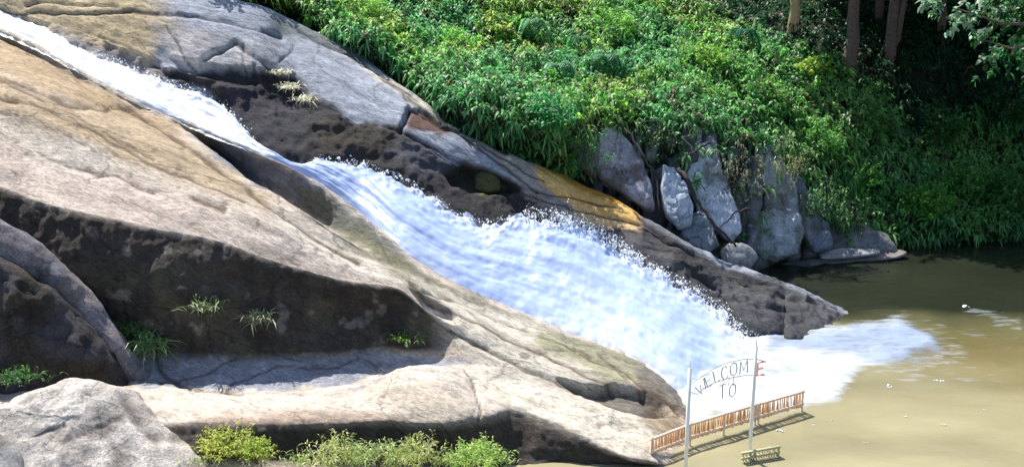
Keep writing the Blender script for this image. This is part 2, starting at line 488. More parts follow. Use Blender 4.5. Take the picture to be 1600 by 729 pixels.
# ---- colour of the near bedrock, with part of its shade painted in
def paint(P, par, base, patches, seed):
    Q = bearing(P)
    c = np.zeros(P.shape) + np.array(base)
    Qd = Q + 14 * np.stack([fbm(P, .5, 4, seed), fbm(P, .5, 4, seed + 9)], -1) + 5 * np.stack([fbm(P, 2.3, 3, seed + 3), fbm(P, 2.3, 3, seed + 5)], -1)
    for poly, col, soft, a in patches:
        m = poly_mask(Qd, poly, soft) * a
        c = c * (1 - m[..., None]) + np.array(col) * m[..., None]
    return c
TAN = (.54, .46, .385); PINK = (.58, .48, .42); OCH = (.33, .225, .10); GREY = (.30, .30, .33); DARK = (.050, .042, .036)
MOSS = (.055, .065, .030); PALE = (.66, .60, .52); WET = (.07, .07, .085)
patA = [
 ([(-400,120),(0,118),(100,160),(205,170),(290,220),(420,310),(420,330),(300,290),(200,255),(100,210),(0,170),(-400,160)], (.44,.335,.215), 14, .85),
 ([(-400,-20),(0,62),(120,115),(290,200),(290,215),(120,160),(0,115),(-400,100)], (.42,.31,.19), 8, .9),
 ([(-400,210),(0,240),(120,255),(260,300),(420,355),(620,440),(540,435),(400,395),(200,345),(0,290)], PINK, 14, .8),
 ([(60,215),(160,230),(220,262),(130,270),(40,250)], PALE, 16, .6),
 ([(440,330),(640,430),(620,446),(540,425),(420,370)], PALE, 12, .6),
 ([(300,205),(345,205),(400,238),(470,275),(560,335),(620,388),(640,430),(600,410),(540,368),(470,324),(400,285),(340,250)], (.19,.21,.26), 5, .95),
 ([(450,290),(490,290),(560,338),(620,390),(700,445),(800,488),(1000,570),(1000,590),(800,515),(700,470),(620,420),(540,372),(470,330)], (.13,.135,.095), 7, .85),
 ([(520,370),(560,360),(640,410),(760,470),(760,500),(680,470),(600,425)], (.19,.18,.10), 8, .6),
 ([(640,430),(760,480),(900,535),(1000,580),(1070,620),(1060,690),(1000,720),(880,690),(780,620),(735,570),(700,510)], (.60,.55,.46), 9, .9),
 ([(840,515),(900,528),(980,560),(1010,590),(960,598),(890,560),(830,535)], (.24,.24,.13), 8, .75),
 ([(1000,570),(1060,600),(1075,650),(1040,640),(990,600)], (.11,.095,.075), 7, .8),
 ([(1010,625),(1060,650),(1075,690),(1040,690),(1000,665)], (.26,.18,.10), 8, .7),
 ([(220,560),(400,558),(600,548),(735,568),(700,574),(640,573),(560,608),(220,612)], (.27,.29,.35), 6, .9),  # shadow the wall casts on the shelf, painted grey blue
 ([(210,606),(550,606),(640,572),(735,575),(780,600),(800,640),(690,660),(430,662),(210,680)], (.62,.55,.47), 6, .95),
 ([(300,640),(430,640),(640,645),(640,662),(430,668),(300,668)], (.40,.29,.22), 8, .7),
 ([(560,600),(680,600),(740,640),(700,655),(600,650)], (.42,.35,.27), 12, .5),
]
cA = paint(P, par2, TAN, patA, 80)
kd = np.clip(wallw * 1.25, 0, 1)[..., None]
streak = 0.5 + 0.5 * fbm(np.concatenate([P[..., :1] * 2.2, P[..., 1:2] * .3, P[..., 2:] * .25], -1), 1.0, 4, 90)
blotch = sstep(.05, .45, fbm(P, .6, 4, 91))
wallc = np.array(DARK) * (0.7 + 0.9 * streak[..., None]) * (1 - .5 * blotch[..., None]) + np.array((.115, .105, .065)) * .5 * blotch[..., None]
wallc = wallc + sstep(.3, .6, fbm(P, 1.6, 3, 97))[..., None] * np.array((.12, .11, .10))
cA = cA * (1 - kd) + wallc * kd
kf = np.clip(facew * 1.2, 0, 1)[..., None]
cA = cA * (1 - kf) + (np.array(DARK) * (0.8 + streak[..., None])) * kf  # front face painted dark, its shade put into the colour
cA *= (1 + .22 * fbm(ST, 1.7, 4, 95))[..., None]
pits = sstep(.38, .62, fbm(P, 1.5, 4, 99))[..., None] * slabw[..., None]
cA = cA * (1 - .55 * pits) + np.array((.10, .06, .04)) * .55 * pits
for poly, w, dp in GROOVES:
    g = np.exp(-(seg_dist(Qn, poly) / (w * .55)) ** 2)[..., None] * .8
    cA = cA * (1 - g) + np.array((.10, .065, .04)) * g
cA = cA * (1 - .75 * hol[..., None]) + np.array((.05, .042, .035)) * .75 * hol[..., None]  # inside of the hollow painted darker, as its shade
cA = np.clip(cA, .01, .8)
wA = np.clip(trw + sstep(12.5, 13, par2) + .25 * wallw, 0, 1)
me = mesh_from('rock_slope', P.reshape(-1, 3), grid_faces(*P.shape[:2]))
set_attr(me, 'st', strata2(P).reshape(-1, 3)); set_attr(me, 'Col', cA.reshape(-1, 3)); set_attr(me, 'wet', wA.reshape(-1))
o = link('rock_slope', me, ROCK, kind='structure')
PA = P

# ------------------------------------------------------------------ far bedrock (dark face, grey dome)
colsB = np.arange(-330, 1365, 2.6)
TOPF = [(-400,-90,17.1),(-300,-70,16.2),(0,4,14.5),(100,44,13.4),(200,76,12.5),(260,100,11.8),(330,124,11.1),(400,140,10.7),(450,148,10.3),(520,175,9.7),(600,200,8.9),(640,215,8.5),(700,255,7.2),(760,275,6.5),(820,295,5.9),(900,325,4.9),(960,345,4.2),(1000,355,3.9),(1060,390,3.0),(1110,420,2.2),(1150,440,1.6),(1200,447,1.3),(1250,462,.75),(1300,485,.1),(1365,505,-1.0)]
farB = srail(FAR, colsB); lipB = srail(LIP, colsB)
farB[colsB > 1230] = srail([(1200,555,-.5),(1230,558,-.6),(1365,560,-1.5)], colsB)[colsB > 1230]
under = farB + (lipB - farB) * np.where(colsB < 1150, .4, .0)[:, None]; under[:, 2] -= .75
topf = srail(TOPF, colsB); crestB = srail(CREST_B, colsB)
foot = farB.copy(); foot[:, 2] -= .25
mids = []
for t, bu in ((.12, .32), (.35, .55), (.7, .45)):
    q = topf * (1 - t) + crestB * t
    q[:, 2] += bu * sstep(1300, 800, colsB) * sstep(-100, 200, colsB + 200) * (0.5 + .5 * sstep(1100, 600, colsB))
    mids.append(q)
back = crestB + np.array([0.25, 1.6, -1.2])
back2 = crestB + np.array([0.4, 3.0, -3.5])
GB, parB = loft([under, foot, topf] + mids + [crestB, back, back2], [6, 40, 8, 18, 24, 22, 8, 4], sharp={2: .3})
nB = grid_normals(GB)
if nB[60, 200, 2] < 0: nB = -nB
parB2 = np.repeat(parB[:, None], len(colsB), 1)
Pb = GB
QB = bearing(Pb)
STb = strata(Pb)
faceB = band(parB2, 1.05, 2.0, .15)
domeB = band(parB2, 2.2, 6.3, .3)
dB = 0.12 * fbm(Pb, .4, 3, 103) * sstep(.8, 1.3, parB2)
dB += domeB * (.10 * fbm(STb, 1.0, 4, 104, True) + .04 * fbm(Pb, 1.5, 3, 105))
dB += faceB * (.28 * fbm(Pb, .5, 5, 106, True) + .1 * fbm(Pb, 2, 3, 107))
rt = sstep(950, 1100, QB[..., 0])
dB += rt * band(parB2, 1.2, 6.3, .4) * .22 * fbm(Pb, .9, 5, 108, True)
GRB = [
 ([(320,95),(345,80),(365,65),(395,90),(420,110)], 4, .16),
 ([(395,105),(400,125),(402,148)], 4, .16), ([(378,70),(380,100),(385,125)], 3, .1),
 ([(435,100),(448,88),(458,70)], 2.5, .07),
 ([(640,168),(634,190),(628,204)], 3.5, .35),
 ([(640,168),(700,190),(745,212),(790,240)], 4, .12),
 ([(665,180),(720,210),(770,245),(815,280),(840,300)], 4, .16),
 ([(690,190),(750,222),(800,258),(850,282)], 3, .13),
 ([(600,195),(640,212),(690,240),(740,268)], 3, .12),
 ([(560,95),(610,130),(660,165),(720,203)], 3, .10),
 ([(470,50),(530,80),(580,112),(640,155),(700,195),(760,228)], 2.5, .10),
 ([(270,118),(330,128),(400,128),(460,150)], 5, .22),
 ([(240,100),(262,118),(300,130)], 5, .18),
 ([(190,18),(260,22),(330,30),(400,45),(440,60)], 4, .14),
 ([(0,25),(60,20),(130,22),(200,20)], 3, .12),
 ([(40,8),(100,3),(180,10)], 3, .12),
 ([(262,45),(280,70),(290,95),(310,115)], 3, .09),
 ([(800,300),(860,318),(930,335),(1000,352)], 3, .12),
 ([(840,300),(900,312),(960,325)], 3, .10),
 ([(1000,340),(1050,380),(1100,412),(1160,440),(1200,455)], 5, .25),
 ([(1040,375),(1100,405),(1180,440),(1250,470)], 4, .18),
 ([(1090,430),(1130,450),(1150,500)], 5, .25),
 ([(1180,450),(1230,470),(1280,480)], 4, .15),
 ([(1150,470),(1200,485),(1260,490)], 4, .2),
]
Qbn = QB + 5 * np.stack([fbm(Pb, .9, 3, 171), fbm(Pb, .9, 3, 172)], -1)
for poly, w, dp in GRB:
    dB -= dp * np.exp(-(seg_dist(Qbn, poly) / w) ** 2)
# dark niche above the middle of the cascade and its sill
nic = poly_mask(Qbn, [(695,272),(720,262),(755,262),(790,278),(812,300),(790,306),(740,300),(705,290)], 4)
dB -= nic * .8
br = poly_mask(Qbn, [(632,170),(660,166),(712,196),(700,206),(660,204),(634,196)], 2.5)
dB -= br * .22
sh = poly_mask(Qbn, [(268,92),(330,100),(400,108),(462,118),(466,130),(400,128),(330,122),(280,112)], 3)
dB -= sh * .30
Pb = Pb + nB * dB[..., None]
patB = [
 ([(-400,-200),(0,-100),(200,-60),(280,40),(230,90),(190,90),(100,60),(-400,-60)], (.46,.36,.21), 34, .9),
 ([(0,60),(80,40),(200,80),(320,130),(330,150),(200,110),(60,40)], (.22,.19,.20), 10, .85),
 ([(240,40),(330,50),(440,70),(470,110),(400,120),(280,100)], (.36,.36,.38), 12, .8),
 ([(300,112),(400,108),(470,118),(480,150),(560,190),(640,205),(700,250),(780,275),(830,300),(1000,360),(1100,430),(1160,510),(1000,420),(900,360),(760,350),(640,300),(500,260),(400,240),(330,150),(240,110)], (.022,.020,.022), 8, .97),  # wet face by the stream, with its shade painted in
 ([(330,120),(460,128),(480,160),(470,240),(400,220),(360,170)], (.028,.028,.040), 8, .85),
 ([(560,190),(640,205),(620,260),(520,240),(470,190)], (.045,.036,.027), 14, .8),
 ([(630,210),(700,255),(690,280),(640,270),(600,240)], (.075,.08,.10), 12, .7),
 ([(640,166),(716,194),(705,206),(640,198)], (.13,.062,.04), 3, .9),
 ([(700,188),(850,262),(860,290),(790,265),(730,222)], (.42,.34,.29), 8, .8),
 ([(775,245),(850,290),(900,330),(960,350),(900,345),(820,310)], (.42,.36,.32), 8, .7),
 ([(735,262),(772,270),(790,296),(745,300)], (.14,.15,.05), 5, .8),
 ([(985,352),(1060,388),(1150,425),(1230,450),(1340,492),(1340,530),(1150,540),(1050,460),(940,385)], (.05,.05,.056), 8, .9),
 ([(990,335),(1060,372),(1120,410),(1150,435),(1110,440),(1050,400),(1000,365)], (.055,.05,.05), 8, .9),
 ([(1100,405),(1200,434),(1300,475),(1320,495),(1250,500),(1180,480),(1120,440)], (.085,.088,.095), 8, .85),
 ([(900,345),(1000,365),(1080,420),(1060,440),(960,385)], (.095,.09,.10), 8, .8),
 ([(830,255),(870,262),(920,280),(965,305),(1000,335),(998,352),(940,340),(880,312),(850,290)], (.85,.50,.17), 6, 1),
 ([(820,250),(850,248),(905,272),(975,312),(960,318),(890,285),(850,270)], (.55,.27,.04), 4, 1),
 ([(900,318),(940,330),(998,350),(998,358),(940,348),(900,332)], (.70,.46,.22), 4, .9),
 ([(255,50),(320,48),(335,90),(310,112),(275,105)], (.56,.52,.50), 8, .85),
 ([(350,72),(395,84),(410,104),(372,100)], (.52,.50,.50), 6, .8),
 ([(-400,-40),(30,30),(120,38),(230,60),(240,100),(180,80),(80,45)], (.56,.43,.24), 14, .6),
 ([(515,72),(600,117),(650,150),(742,213),(800,243),(795,252),(735,222),(640,158),(590,124)], (.60,.54,.48), 3, .9),
 ([(420,15),(560,75),(620,115),(600,115),(540,85),(420,45)], (.13,.15,.14), 8, .7),
]
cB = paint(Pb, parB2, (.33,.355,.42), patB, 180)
cB *= (1 + .20 * fbm(STb, 1.7, 4, 195))[..., None]
cB *= (1 + .15 * fbm(np.concatenate([Pb[..., :1] * 2, Pb[..., 1:2] * .4, Pb[..., 2:] * .4], -1), 1, 4, 196))[..., None]
for poly, w, dp in GRB:
    g = np.exp(-(seg_dist(Qbn, poly) / (w * .55)) ** 2)[..., None] * .8
    cB = cB * (1 - g) + np.array((.05, .045, .045)) * g
cB = cB * (1 - .7 * nic[..., None]) + np.array((.05, .045, .03)) * .7 * nic[..., None]  # niche colour darkened to carry the shade of the recess
wB = np.clip(faceB * .4 + .25 * rt * band(parB2, 1, 4), 0, 1)
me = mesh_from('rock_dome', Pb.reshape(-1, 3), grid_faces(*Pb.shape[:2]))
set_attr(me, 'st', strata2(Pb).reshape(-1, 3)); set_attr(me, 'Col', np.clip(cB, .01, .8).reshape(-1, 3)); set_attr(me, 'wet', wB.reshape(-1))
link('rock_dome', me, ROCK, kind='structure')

# ------------------------------------------------------------------ the cascade
def water_mat():
    m, nt, b = nmat('white_water'); L = nt.links.new
    uv = N(nt, 'ShaderNodeAttribute', attribute_name='flow')     # x along the flow, y across
    th = N(nt, 'ShaderNodeAttribute', attribute_name='thick')
    tc = N(nt, 'ShaderNodeTexCoord')
    mp = N(nt, 'ShaderNodeMapping'); mp.inputs['Scale'].default_value = (.16, 1.4, 1)
    L(uv.outputs['Color'], mp.inputs['Vector'])
    n1 = N(nt, 'ShaderNodeTexNoise', Scale=.9, Detail=9.0, Roughness=.66); L(mp.outputs[0], n1.inputs['Vector'])
    n2 = N(nt, 'ShaderNodeTexNoise', Scale=3.0, Detail=6.0, Roughness=.55); L(mp.outputs[0], n2.inputs['Vector'])
    ad = N(nt, 'ShaderNodeMath', operation='ADD'); L(n1.outputs['Fac'], ad.inputs[0])
    m2 = N(nt, 'ShaderNodeMath', operation='MULTIPLY'); m2.inputs[1].default_value = .45; L(n2.outputs['Fac'], m2.inputs[0]); L(m2.outputs[0], ad.inputs[1])
    mr = N(nt, 'ShaderNodeMapRange'); mr.inputs['From Min'].default_value = .50; mr.inputs['From Max'].default_value = .95
    L(ad.outputs[0], mr.inputs['Value'])
    mx = N(nt, 'ShaderNodeMixRGB'); L(mr.outputs[0], mx.inputs[0])
    mx.inputs[1].default_value = (.29, .38, .66, 1); mx.inputs[2].default_value = (.42, .51, .74, 1)
    wa = N(nt, 'ShaderNodeAttribute', attribute_name='sun_aer')
    mxa = N(nt, 'ShaderNodeMixRGB'); L(wa.outputs['Fac'], mxa.inputs[0]); L(mx.outputs[0], mxa.inputs[1]); mxa.inputs[2].default_value = (.66, .69, .74, 1)
    mx2 = N(nt, 'ShaderNodeMixRGB'); L(th.outputs['Fac'], mx2.inputs[0]); mx2.inputs[1].default_value = (.24, .235, .22, 1)
    L(mxa.outputs[0], mx2.inputs[2]); L(mx2.outputs[0], b.inputs['Base Color'])
    b.inputs['Roughness'].default_value = .45
    b.inputs['Subsurface Weight'].default_value = 0.0
    bu = N(nt, 'ShaderNodeBump'); bu.inputs['Strength'].default_value = .12; bu.inputs['Distance'].default_value = .14
    L(ad.outputs[0], bu.inputs['Height']); L(bu.outputs[0], b.inputs['Normal'])
    return m
WATERM = water_mat()
colsW = np.arange(-330, 1205, 2.2)
wl = srail(LIP, colsW); wf = srail(FAR, colsW)
# beyond the foot of the fall the water sheet dips into the pool
nW = 90
tt = np.linspace(-.06, 1.04, nW)[:, None, None]
GW = wl[None] * (1 - tt) + wf[None] * tt
width = np.linalg.norm(wf - wl, axis=-1)
cx = np.broadcast_to(colsW[None], GW.shape[:2])
tv = np.broadcast_to(tt[..., 0], GW.shape[:2])
prof = np.clip(np.sin(np.pi * np.clip(tv, 0, 1)), 0, 1) ** .5
hh = -0.22 + .42 * prof + .16 * sstep(600, 350, cx) * sstep(.3, .0, tv)
s_al = np.concatenate([[0], np.cumsum(np.linalg.norm(np.diff((wl + wf) / 2, axis=0), axis=-1))])
fl = np.stack([np.broadcast_to(s_al[None], tv.shape) - tv * 1.5, tv * (2.0 + .75 * width[None]), np.zeros_like(tv)], -1)
flx = fl * np.array([.28, 1.5, 1])
turb = .19 * fbm(flx * np.array([.7,.7,1]), 1.0, 5, 301) + .06 * fbm(GW, 1.4, 4, 302)
froth = .26 * np.clip(fbm(GW, 2.1, 4, 303), 0, 1) * sstep(.55, 1.0, tv)
hh = hh + turb * (.35 + prof) + froth * sstep(-.02, .2, tv)
edge = (.34 * fbm(GW, 1.3, 5, 305) + .22 * fbm(GW, 3.5, 3, 307)) * sstep(.8, 1.0, tv) + .1 * fbm(GW, 2.3, 3, 306) * sstep(.12, .0, tv)
hh += edge
GW = GW + np.array([0, -.25, 1.0]) * hh[..., None]
thick = np.clip(sstep(-.06, .03, tv) + .0, 0, 1)
thick *= 1 - .75 * sstep(.16, .02, tv) * sstep(560, 700, cx) * sstep(.0, .5, fbm(flx * 1.4, 1, 4, 309) + .25)
me = mesh_from('waterfall', GW.reshape(-1, 3), grid_faces(*GW.shape[:2]))
sun_aer = np.clip(.85 * sstep(440, 330, cx) + .8 * sstep(1090, 1170, cx) + .45 * sstep(.86, 1.0, tv) + .5 * sstep(.0, .4, fbm(flx * .6, 1, 4, 333)) * sstep(.25, .05, tv), 0, 1)  # sunlit white painted at the top; churned white at foot and edges
set_attr(me, 'sun_aer', sun_aer.reshape(-1))
set_attr(me, 'flow', fl.reshape(-1, 3)); set_attr(me, 'thick', thick.reshape(-1))
link('waterfall', me, WATERM, kind='structure')

# droplets and froth thrown up along the far edge and at the foot
def blobs(name, C, S, mat, seed=0):
    """irregular octahedra at centres C with sizes S"""
    rng = np.random.default_rng(seed)
    base = np.array([[1,0,0],[-1,0,0],[0,1,0],[0,-1,0],[0,0,1],[0,0,-1]], float)
    tri = np.array([[0,2,4],[2,1,4],[1,3,4],[3,0,4],[2,0,5],[1,2,5],[3,1,5],[0,3,5]])
    n = len(C)
    V = base[None] * (0.6 + .8 * rng.random((n, 6, 1))) * S[:, None, None] * (0.7 + .9 * rng.random((n, 1, 3)))
    V = V + C[:, None]
    T = (tri[None] + (np.arange(n) * 6)[:, None, None]).reshape(-1, 3)
    me = mesh_from(name, V.reshape(-1, 3), None, T)
    return me
SPRAY = plain('spray_drops', (.85, .9, .97), .35, .03, 3, bump=0)
rng = np.random.default_rng(5)
C = []; S = []
for x0, x1, n, up, sg in ((150,400,700,.25,.22),(480,740,450,.10,.14),(740,830,120,.10,.12),(820,1160,2200,.28,.28),(860,1000,1000,.55,.30),(1120,1190,350,.3,.5)):
    xs = rng.uniform(x0, x1, n)
    clump = fbm(np.stack([xs * .05, xs * 0, xs * 0], -1), 1, 3, 401) * .5 + .6
    e = srail(FAR, np.sort(xs)); xs = np.sort(xs)
    l = srail(LIP, xs)
    w = rng.normal(0, sg, n)
    p = e + (e - l) / np.linalg.norm(e - l, axis=-1, keepdims=True) * (w[:, None] - .15)
    p[:, 2] += np.abs(rng.normal(0, up, n)) * np.clip(clump, .1, 1.3) * np.clip(1 - np.abs(w), .2, 1) + .05
    p[:, :2] += rng.normal(0, .12, (n, 2))
    C.append(p); S.append(np.clip(rng.exponential(.012, n) + .006, .006, .06))
C = np.concatenate(C); S = np.concatenate(S)
link('water_spray', blobs('water_spray', C, S, SPRAY, 3), SPRAY, kind='stuff')

# ------------------------------------------------------------------ the pool
def pool_mat():
    m, nt, b = nmat('pool_water'); L = nt.links.new
    at = N(nt, 'ShaderNodeAttribute', attribute_name='Col')
    fo = N(nt, 'ShaderNodeAttribute', attribute_name='foam')
    tc = N(nt, 'ShaderNodeTexCoord')
    mp = N(nt, 'ShaderNodeMapping'); mp.inputs['Scale'].default_value = (.7, 2.2, 1); mp.inputs['Rotation'].default_value = (0, 0, math.radians(8))
    L(tc.outputs['Object'], mp.inputs['Vector'])
    nz = N(nt, 'ShaderNodeTexNoise', Scale=1.1, Detail=9.0, Roughness=.66); L(mp.outputs[0], nz.inputs['Vector'])
    nf = N(nt, 'ShaderNodeTexNoise', Scale=4.5, Detail=6.0, Roughness=.6); L(mp.outputs[0], nf.inputs['Vector'])
    # ragged foam: threshold coverage by noise
    s1 = N(nt, 'ShaderNodeMath', operation='ADD'); L(fo.outputs['Fac'], s1.inputs[0])
    s2 = N(nt, 'ShaderNodeMath', operation='MULTIPLY_ADD'); L(nz.outputs['Fac'], s2.inputs[0]); s2.inputs[1].default_value = 1.6; s2.inputs[2].default_value = -.8
    L(s2.outputs[0], s1.inputs[1])
    mr = N(nt, 'ShaderNodeMapRange'); mr.inputs['From Min'].default_value = .30; mr.inputs['From Max'].default_value = .95; L(s1.outputs[0], mr.inputs['Value'])
    fm = N(nt, 'ShaderNodeMath', operation='MULTIPLY', use_clamp=True); L(mr.outputs[0], fm.inputs[0])
    fr = N(nt, 'ShaderNodeMapRange'); fr.inputs['From Min'].default_value = .3; fr.inputs['From Max'].default_value = .6; fr.inputs['To Min'].default_value = .75
    L(nf.outputs['Fac'], fr.inputs['Value']); L(fr.outputs[0], fm.inputs[1])
    th = N(nt, 'ShaderNodeAttribute', attribute_name='thin')
    tm = N(nt, 'ShaderNodeMath', operation='MULTIPLY_ADD', use_clamp=True); L(nz.outputs['Fac'], tm.inputs[0]); tm.inputs[1].default_value = 2.4; tm.inputs[2].default_value = -1.25
    ta = N(nt, 'ShaderNodeMath', operation='ADD', use_clamp=True); L(th.outputs['Fac'], ta.inputs[0]); L(tm.outputs[0], ta.inputs[1])
    fc = N(nt, 'ShaderNodeMixRGB'); L(ta.outputs[0], fc.inputs[0]); fc.inputs[1].default_value = (.50, .54, .60, 1); fc.inputs[2].default_value = (.24, .31, .48, 1)
    mx = N(nt, 'ShaderNodeMixRGB'); L(fm.outputs[0], mx.inputs[0]); L(at.outputs['Color'], mx.inputs[1]); L(fc.outputs[0], mx.inputs[2])
    L(mx.outputs[0], b.inputs['Base Color'])
    r = N(nt, 'ShaderNodeMapRange'); r.inputs['To Min'].default_value = .05; r.inputs['To Max'].default_value = .6
    L(fm.outputs[0], r.inputs['Value']); L(r.outputs[0], b.inputs['Roughness'])
    b.inputs['IOR'].default_value = 1.33
    n2 = N(nt, 'ShaderNodeTexNoise', Scale=2.6, Detail=4.0, Roughness=.55); L(mp.outputs[0], n2.inputs['Vector'])
    ad = N(nt, 'ShaderNodeMath', operation='MULTIPLY_ADD'); L(fm.outputs[0], ad.inputs[0]); ad.inputs[1].default_value = 1.2
    L(n2.outputs['Fac'], ad.inputs[2])
    bu = N(nt, 'ShaderNodeBump'); bu.inputs['Strength'].default_value = .4; bu.inputs['Distance'].default_value = .06
    L(ad.outputs[0], bu.inputs['Height']); L(bu.outputs[0], b.inputs['Normal'])
    return m
# one graded sheet: dense near the fall, coarse outwards to the horizon
gx = np.concatenate([[-900,-400,-200,-100,-60,-40], np.arange(-20, 4, 2), np.arange(4, 40, .14), np.arange(40, 62, 1.0), [64,80,120,200,400,900]])
gy = np.concatenate([[-300,-100,0,20,30,36], np.arange(38, 42, .8), np.arange(42, 80, .14), [81,84,90,110,200,500,1200]])
X, Y = np.meshgrid(gx, gy)
PP = np.stack([X, Y, np.zeros_like(X)], -1)
near = (Y > 30) & (Y < 100) & (np.abs(X) < 70)
QP = np.where(near[..., None], bearing(np.where(near[..., None], PP, np.array([0, 60, 0]))), np.array([-5000., -5000.]))
QPd = QP + 12 * np.stack([fbm(PP, .5, 4, 501), fbm(PP, .5, 4, 502) * .7], -1)
foam = np.zeros(X.shape)
for poly, soft, a in [
  ([(1060,560),(1140,520),(1240,522),(1330,505),(1400,498),(1450,520),(1465,545),(1400,565),(1350,580),(1330,600),(1300,622),(1240,640),(1150,650),(1090,668),(1055,650)], 16, .92),
  ([(1180,560),(1330,572),(1335,600),(1300,620),(1230,632),(1150,640),(1080,660),(1060,600)], 8, .55),
  ([(1240,520),(1330,500),(1380,488),(1480,505),(1530,560),(1440,590),(1330,580)], 26, .42),
  ([(1380,560),(1560,560),(1580,580),(1480,592),(1400,590)], 12, .25),
  ([(1380,585),(1450,578),(1540,590),(1600,585),(1600,596),(1500,602),(1400,598)], 10, .30),
  ([(1420,500),(1500,505),(1600,530),(1600,545),(1500,530),(1430,520)], 14, .28),
  ([(1500,478),(1540,483),(1600,498),(1600,520),(1560,508),(1510,490)], 8, .36),
]:
    foam = np.maximum(foam, poly_mask(QPd, poly, soft) * a)
hole = poly_mask(QPd, [(1200,530),(1330,520),(1400,530),(1400,545),(1300,555),(1200,548)], 12)
thin = np.maximum(hole, poly_mask(QPd, [(1330,505),(1440,510),(1480,540),(1430,572),(1350,565),(1320,535)], 16)) * .95
foam *= 1 - .12 * hole * (.6 + fbm(PP * np.array([.35, 1.6, 1]), .8, 4, 511))
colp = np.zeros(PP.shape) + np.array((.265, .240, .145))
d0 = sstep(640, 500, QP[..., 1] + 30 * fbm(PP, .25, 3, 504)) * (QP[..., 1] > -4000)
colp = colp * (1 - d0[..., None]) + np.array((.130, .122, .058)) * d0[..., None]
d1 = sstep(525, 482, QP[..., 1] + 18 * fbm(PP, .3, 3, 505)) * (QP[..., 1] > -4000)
colp = colp * (1 - d1[..., None]) + np.array((.018, .022, .014)) * d1[..., None]  # far water painted dark, standing in for the shade of the trees
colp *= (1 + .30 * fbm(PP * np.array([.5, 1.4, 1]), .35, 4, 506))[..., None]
d2 = poly_mask(QPd, [(1450,520),(1700,530),(1700,630),(1560,610),(1440,570)], 30)
colp = colp * (1 - .35 * d2[..., None]) + np.array((.13, .085, .022)) * .35 * d2[..., None]
PP[..., 2] += .22 * np.clip(foam, 0, 1) * (fbm(PP * np.array([.8, 1.6, 1]), .9, 5, 507) + .5) * near
PP[..., 2] += .05 * fbm(PP * np.array([.6, 1.5, 1]), .9, 4, 508) * near * ((Y > 42) & (Y < 79) & (X > 4) & (X < 40))
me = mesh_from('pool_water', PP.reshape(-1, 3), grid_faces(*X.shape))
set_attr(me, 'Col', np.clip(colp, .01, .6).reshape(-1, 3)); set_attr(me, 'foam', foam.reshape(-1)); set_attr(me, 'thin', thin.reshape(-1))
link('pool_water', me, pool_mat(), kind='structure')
# river bed, continuing under everything
me = mesh_from('riverbed', [(-900,-300,-5),(900,-300,-5),(900,1200,-5),(-900,1200,-5)], [[0,1,2,3]])
link('riverbed', me, plain('river_mud', (.12,.09,.05), .9), kind='structure')
# foam flecks drifting on the calm water
C = []; S = []
for px, py, s in ((1218,670,.10),(1222,672,.07),(1272,663,.06),(1417,650,.05),(1475,663,.06),(1388,600,.12),(1392,603,.08),(1508,478,.22),(1514,479,.16),(1462,593,.12),(1470,594,.1),(1300,655,.04),(1350,690,.05),(1540,640,.05)):
    for k in range(5):
        C.append(pt(px + random.gauss(0, 2.2), py + random.gauss(0, .7), z=.04)); S.append(s * random.uniform(.25, .6))
C = np.array(C); S = np.array(S)
fm_ = blobs('foam_flecks', C, S, SPRAY, 9)
co = np.zeros(len(fm_.vertices) * 3, np.float32); fm_.vertices.foreach_get('co', co); co = co.reshape(-1, 3); co[:, 2] = .03 + (co[:, 2] - .04) * .25
fm_.vertices.foreach_set('co', co.ravel())
link('foam_flecks', fm_, SPRAY, kind='stuff')

# ------------------------------------------------------------------ the far bank
colsC = np.concatenate([np.arange(-700, 300, 20), np.arange(300, 880, 5), np.arange(880, 1420, 2.5), np.arange(1420, 1700, 5), np.arange(1700, 2500, 20)])
crestC = CREST_B[:-6]
C0 = [(-700,-130,18.5),(-400,-105,17.6),(0,-30,15.2),(250,0,14.4),(400,20,13.6),(450,42,12.6),(560,98,10.6),(650,162,8.8),(740,225,7.2),(850,280,5.3),(930,318,3.9),(1000,362,2.3),(1060,395,1.5),(1110,412,.9),(1150,418,.5),(1190,412,.3),(1230,405,.15),(1330,398,.05),(1400,391,-.05),(1440,384,-.15),(1600,376,-.2),(1900,366,-.2),(2500,350,-.2)]
C1 = [(-700,-160,19.6),(-400,-130,18.6),(0,-70,16.2),(250,-25,15.6),(400,-5,14.9),(450,15,13.9),(560,72,12.2),(650,130,10.3),(740,185,9.2),(850,215,8.2),(930,205,8.0),(1000,200,8.0),(1080,200,7.9),(1130,218,7.0),(1200,248,5.6),(1260,292,3.9),(1340,342,1.7),(1400,367,.75),(1440,374,.35),(1600,368,.25),(1900,358,.3),(2500,342,.3)]
C2 = [(-700,-200,100),(0,-110,92),(250,-90,88),(400,-60,85),(560,-10,82),(650,40,80),(740,80,79),(850,110,78),(1000,115,78),(1130,125,79),(1200,150,79),(1300,190,79),(1400,230,80),(1500,250,82),(1600,250,83),(1900,250,84),(2500,240,86)]
C3 = [(-700,-330,110),(0,-240,100),(400,-170,94),(650,-90,88),(850,-10,86),(1000,20,86),(1200,55,87),(1300,80,86),(1400,110,86),(1600,130,88),(1900,130,90),(2500,120,92)]
C4 = [(-700,-500,150),(0,-420,130),(400,-350,120),(850,-220,115),(1200,-60,115),(1600,-30,115),(2500,-30,115)]
RC = [srail(c, colsC, mo) for c, mo in ((C0, 'z'), (C1, 'z'), (C2, 'D'), (C3, 'D'), (C4, 'D'))]
dpt = RC[0].copy(); dpt[:, 2] = -4; dpt[:, 1] += .3
far5 = RC[4].copy(); far5[:, 1] = far5[:, 1] * 1.25 + 10; far5[:, 0] *= 1.25; far5[:, 2] += 22
far6 = far5.copy(); far6[:, 1] += 60; far6[:, 2] += 40
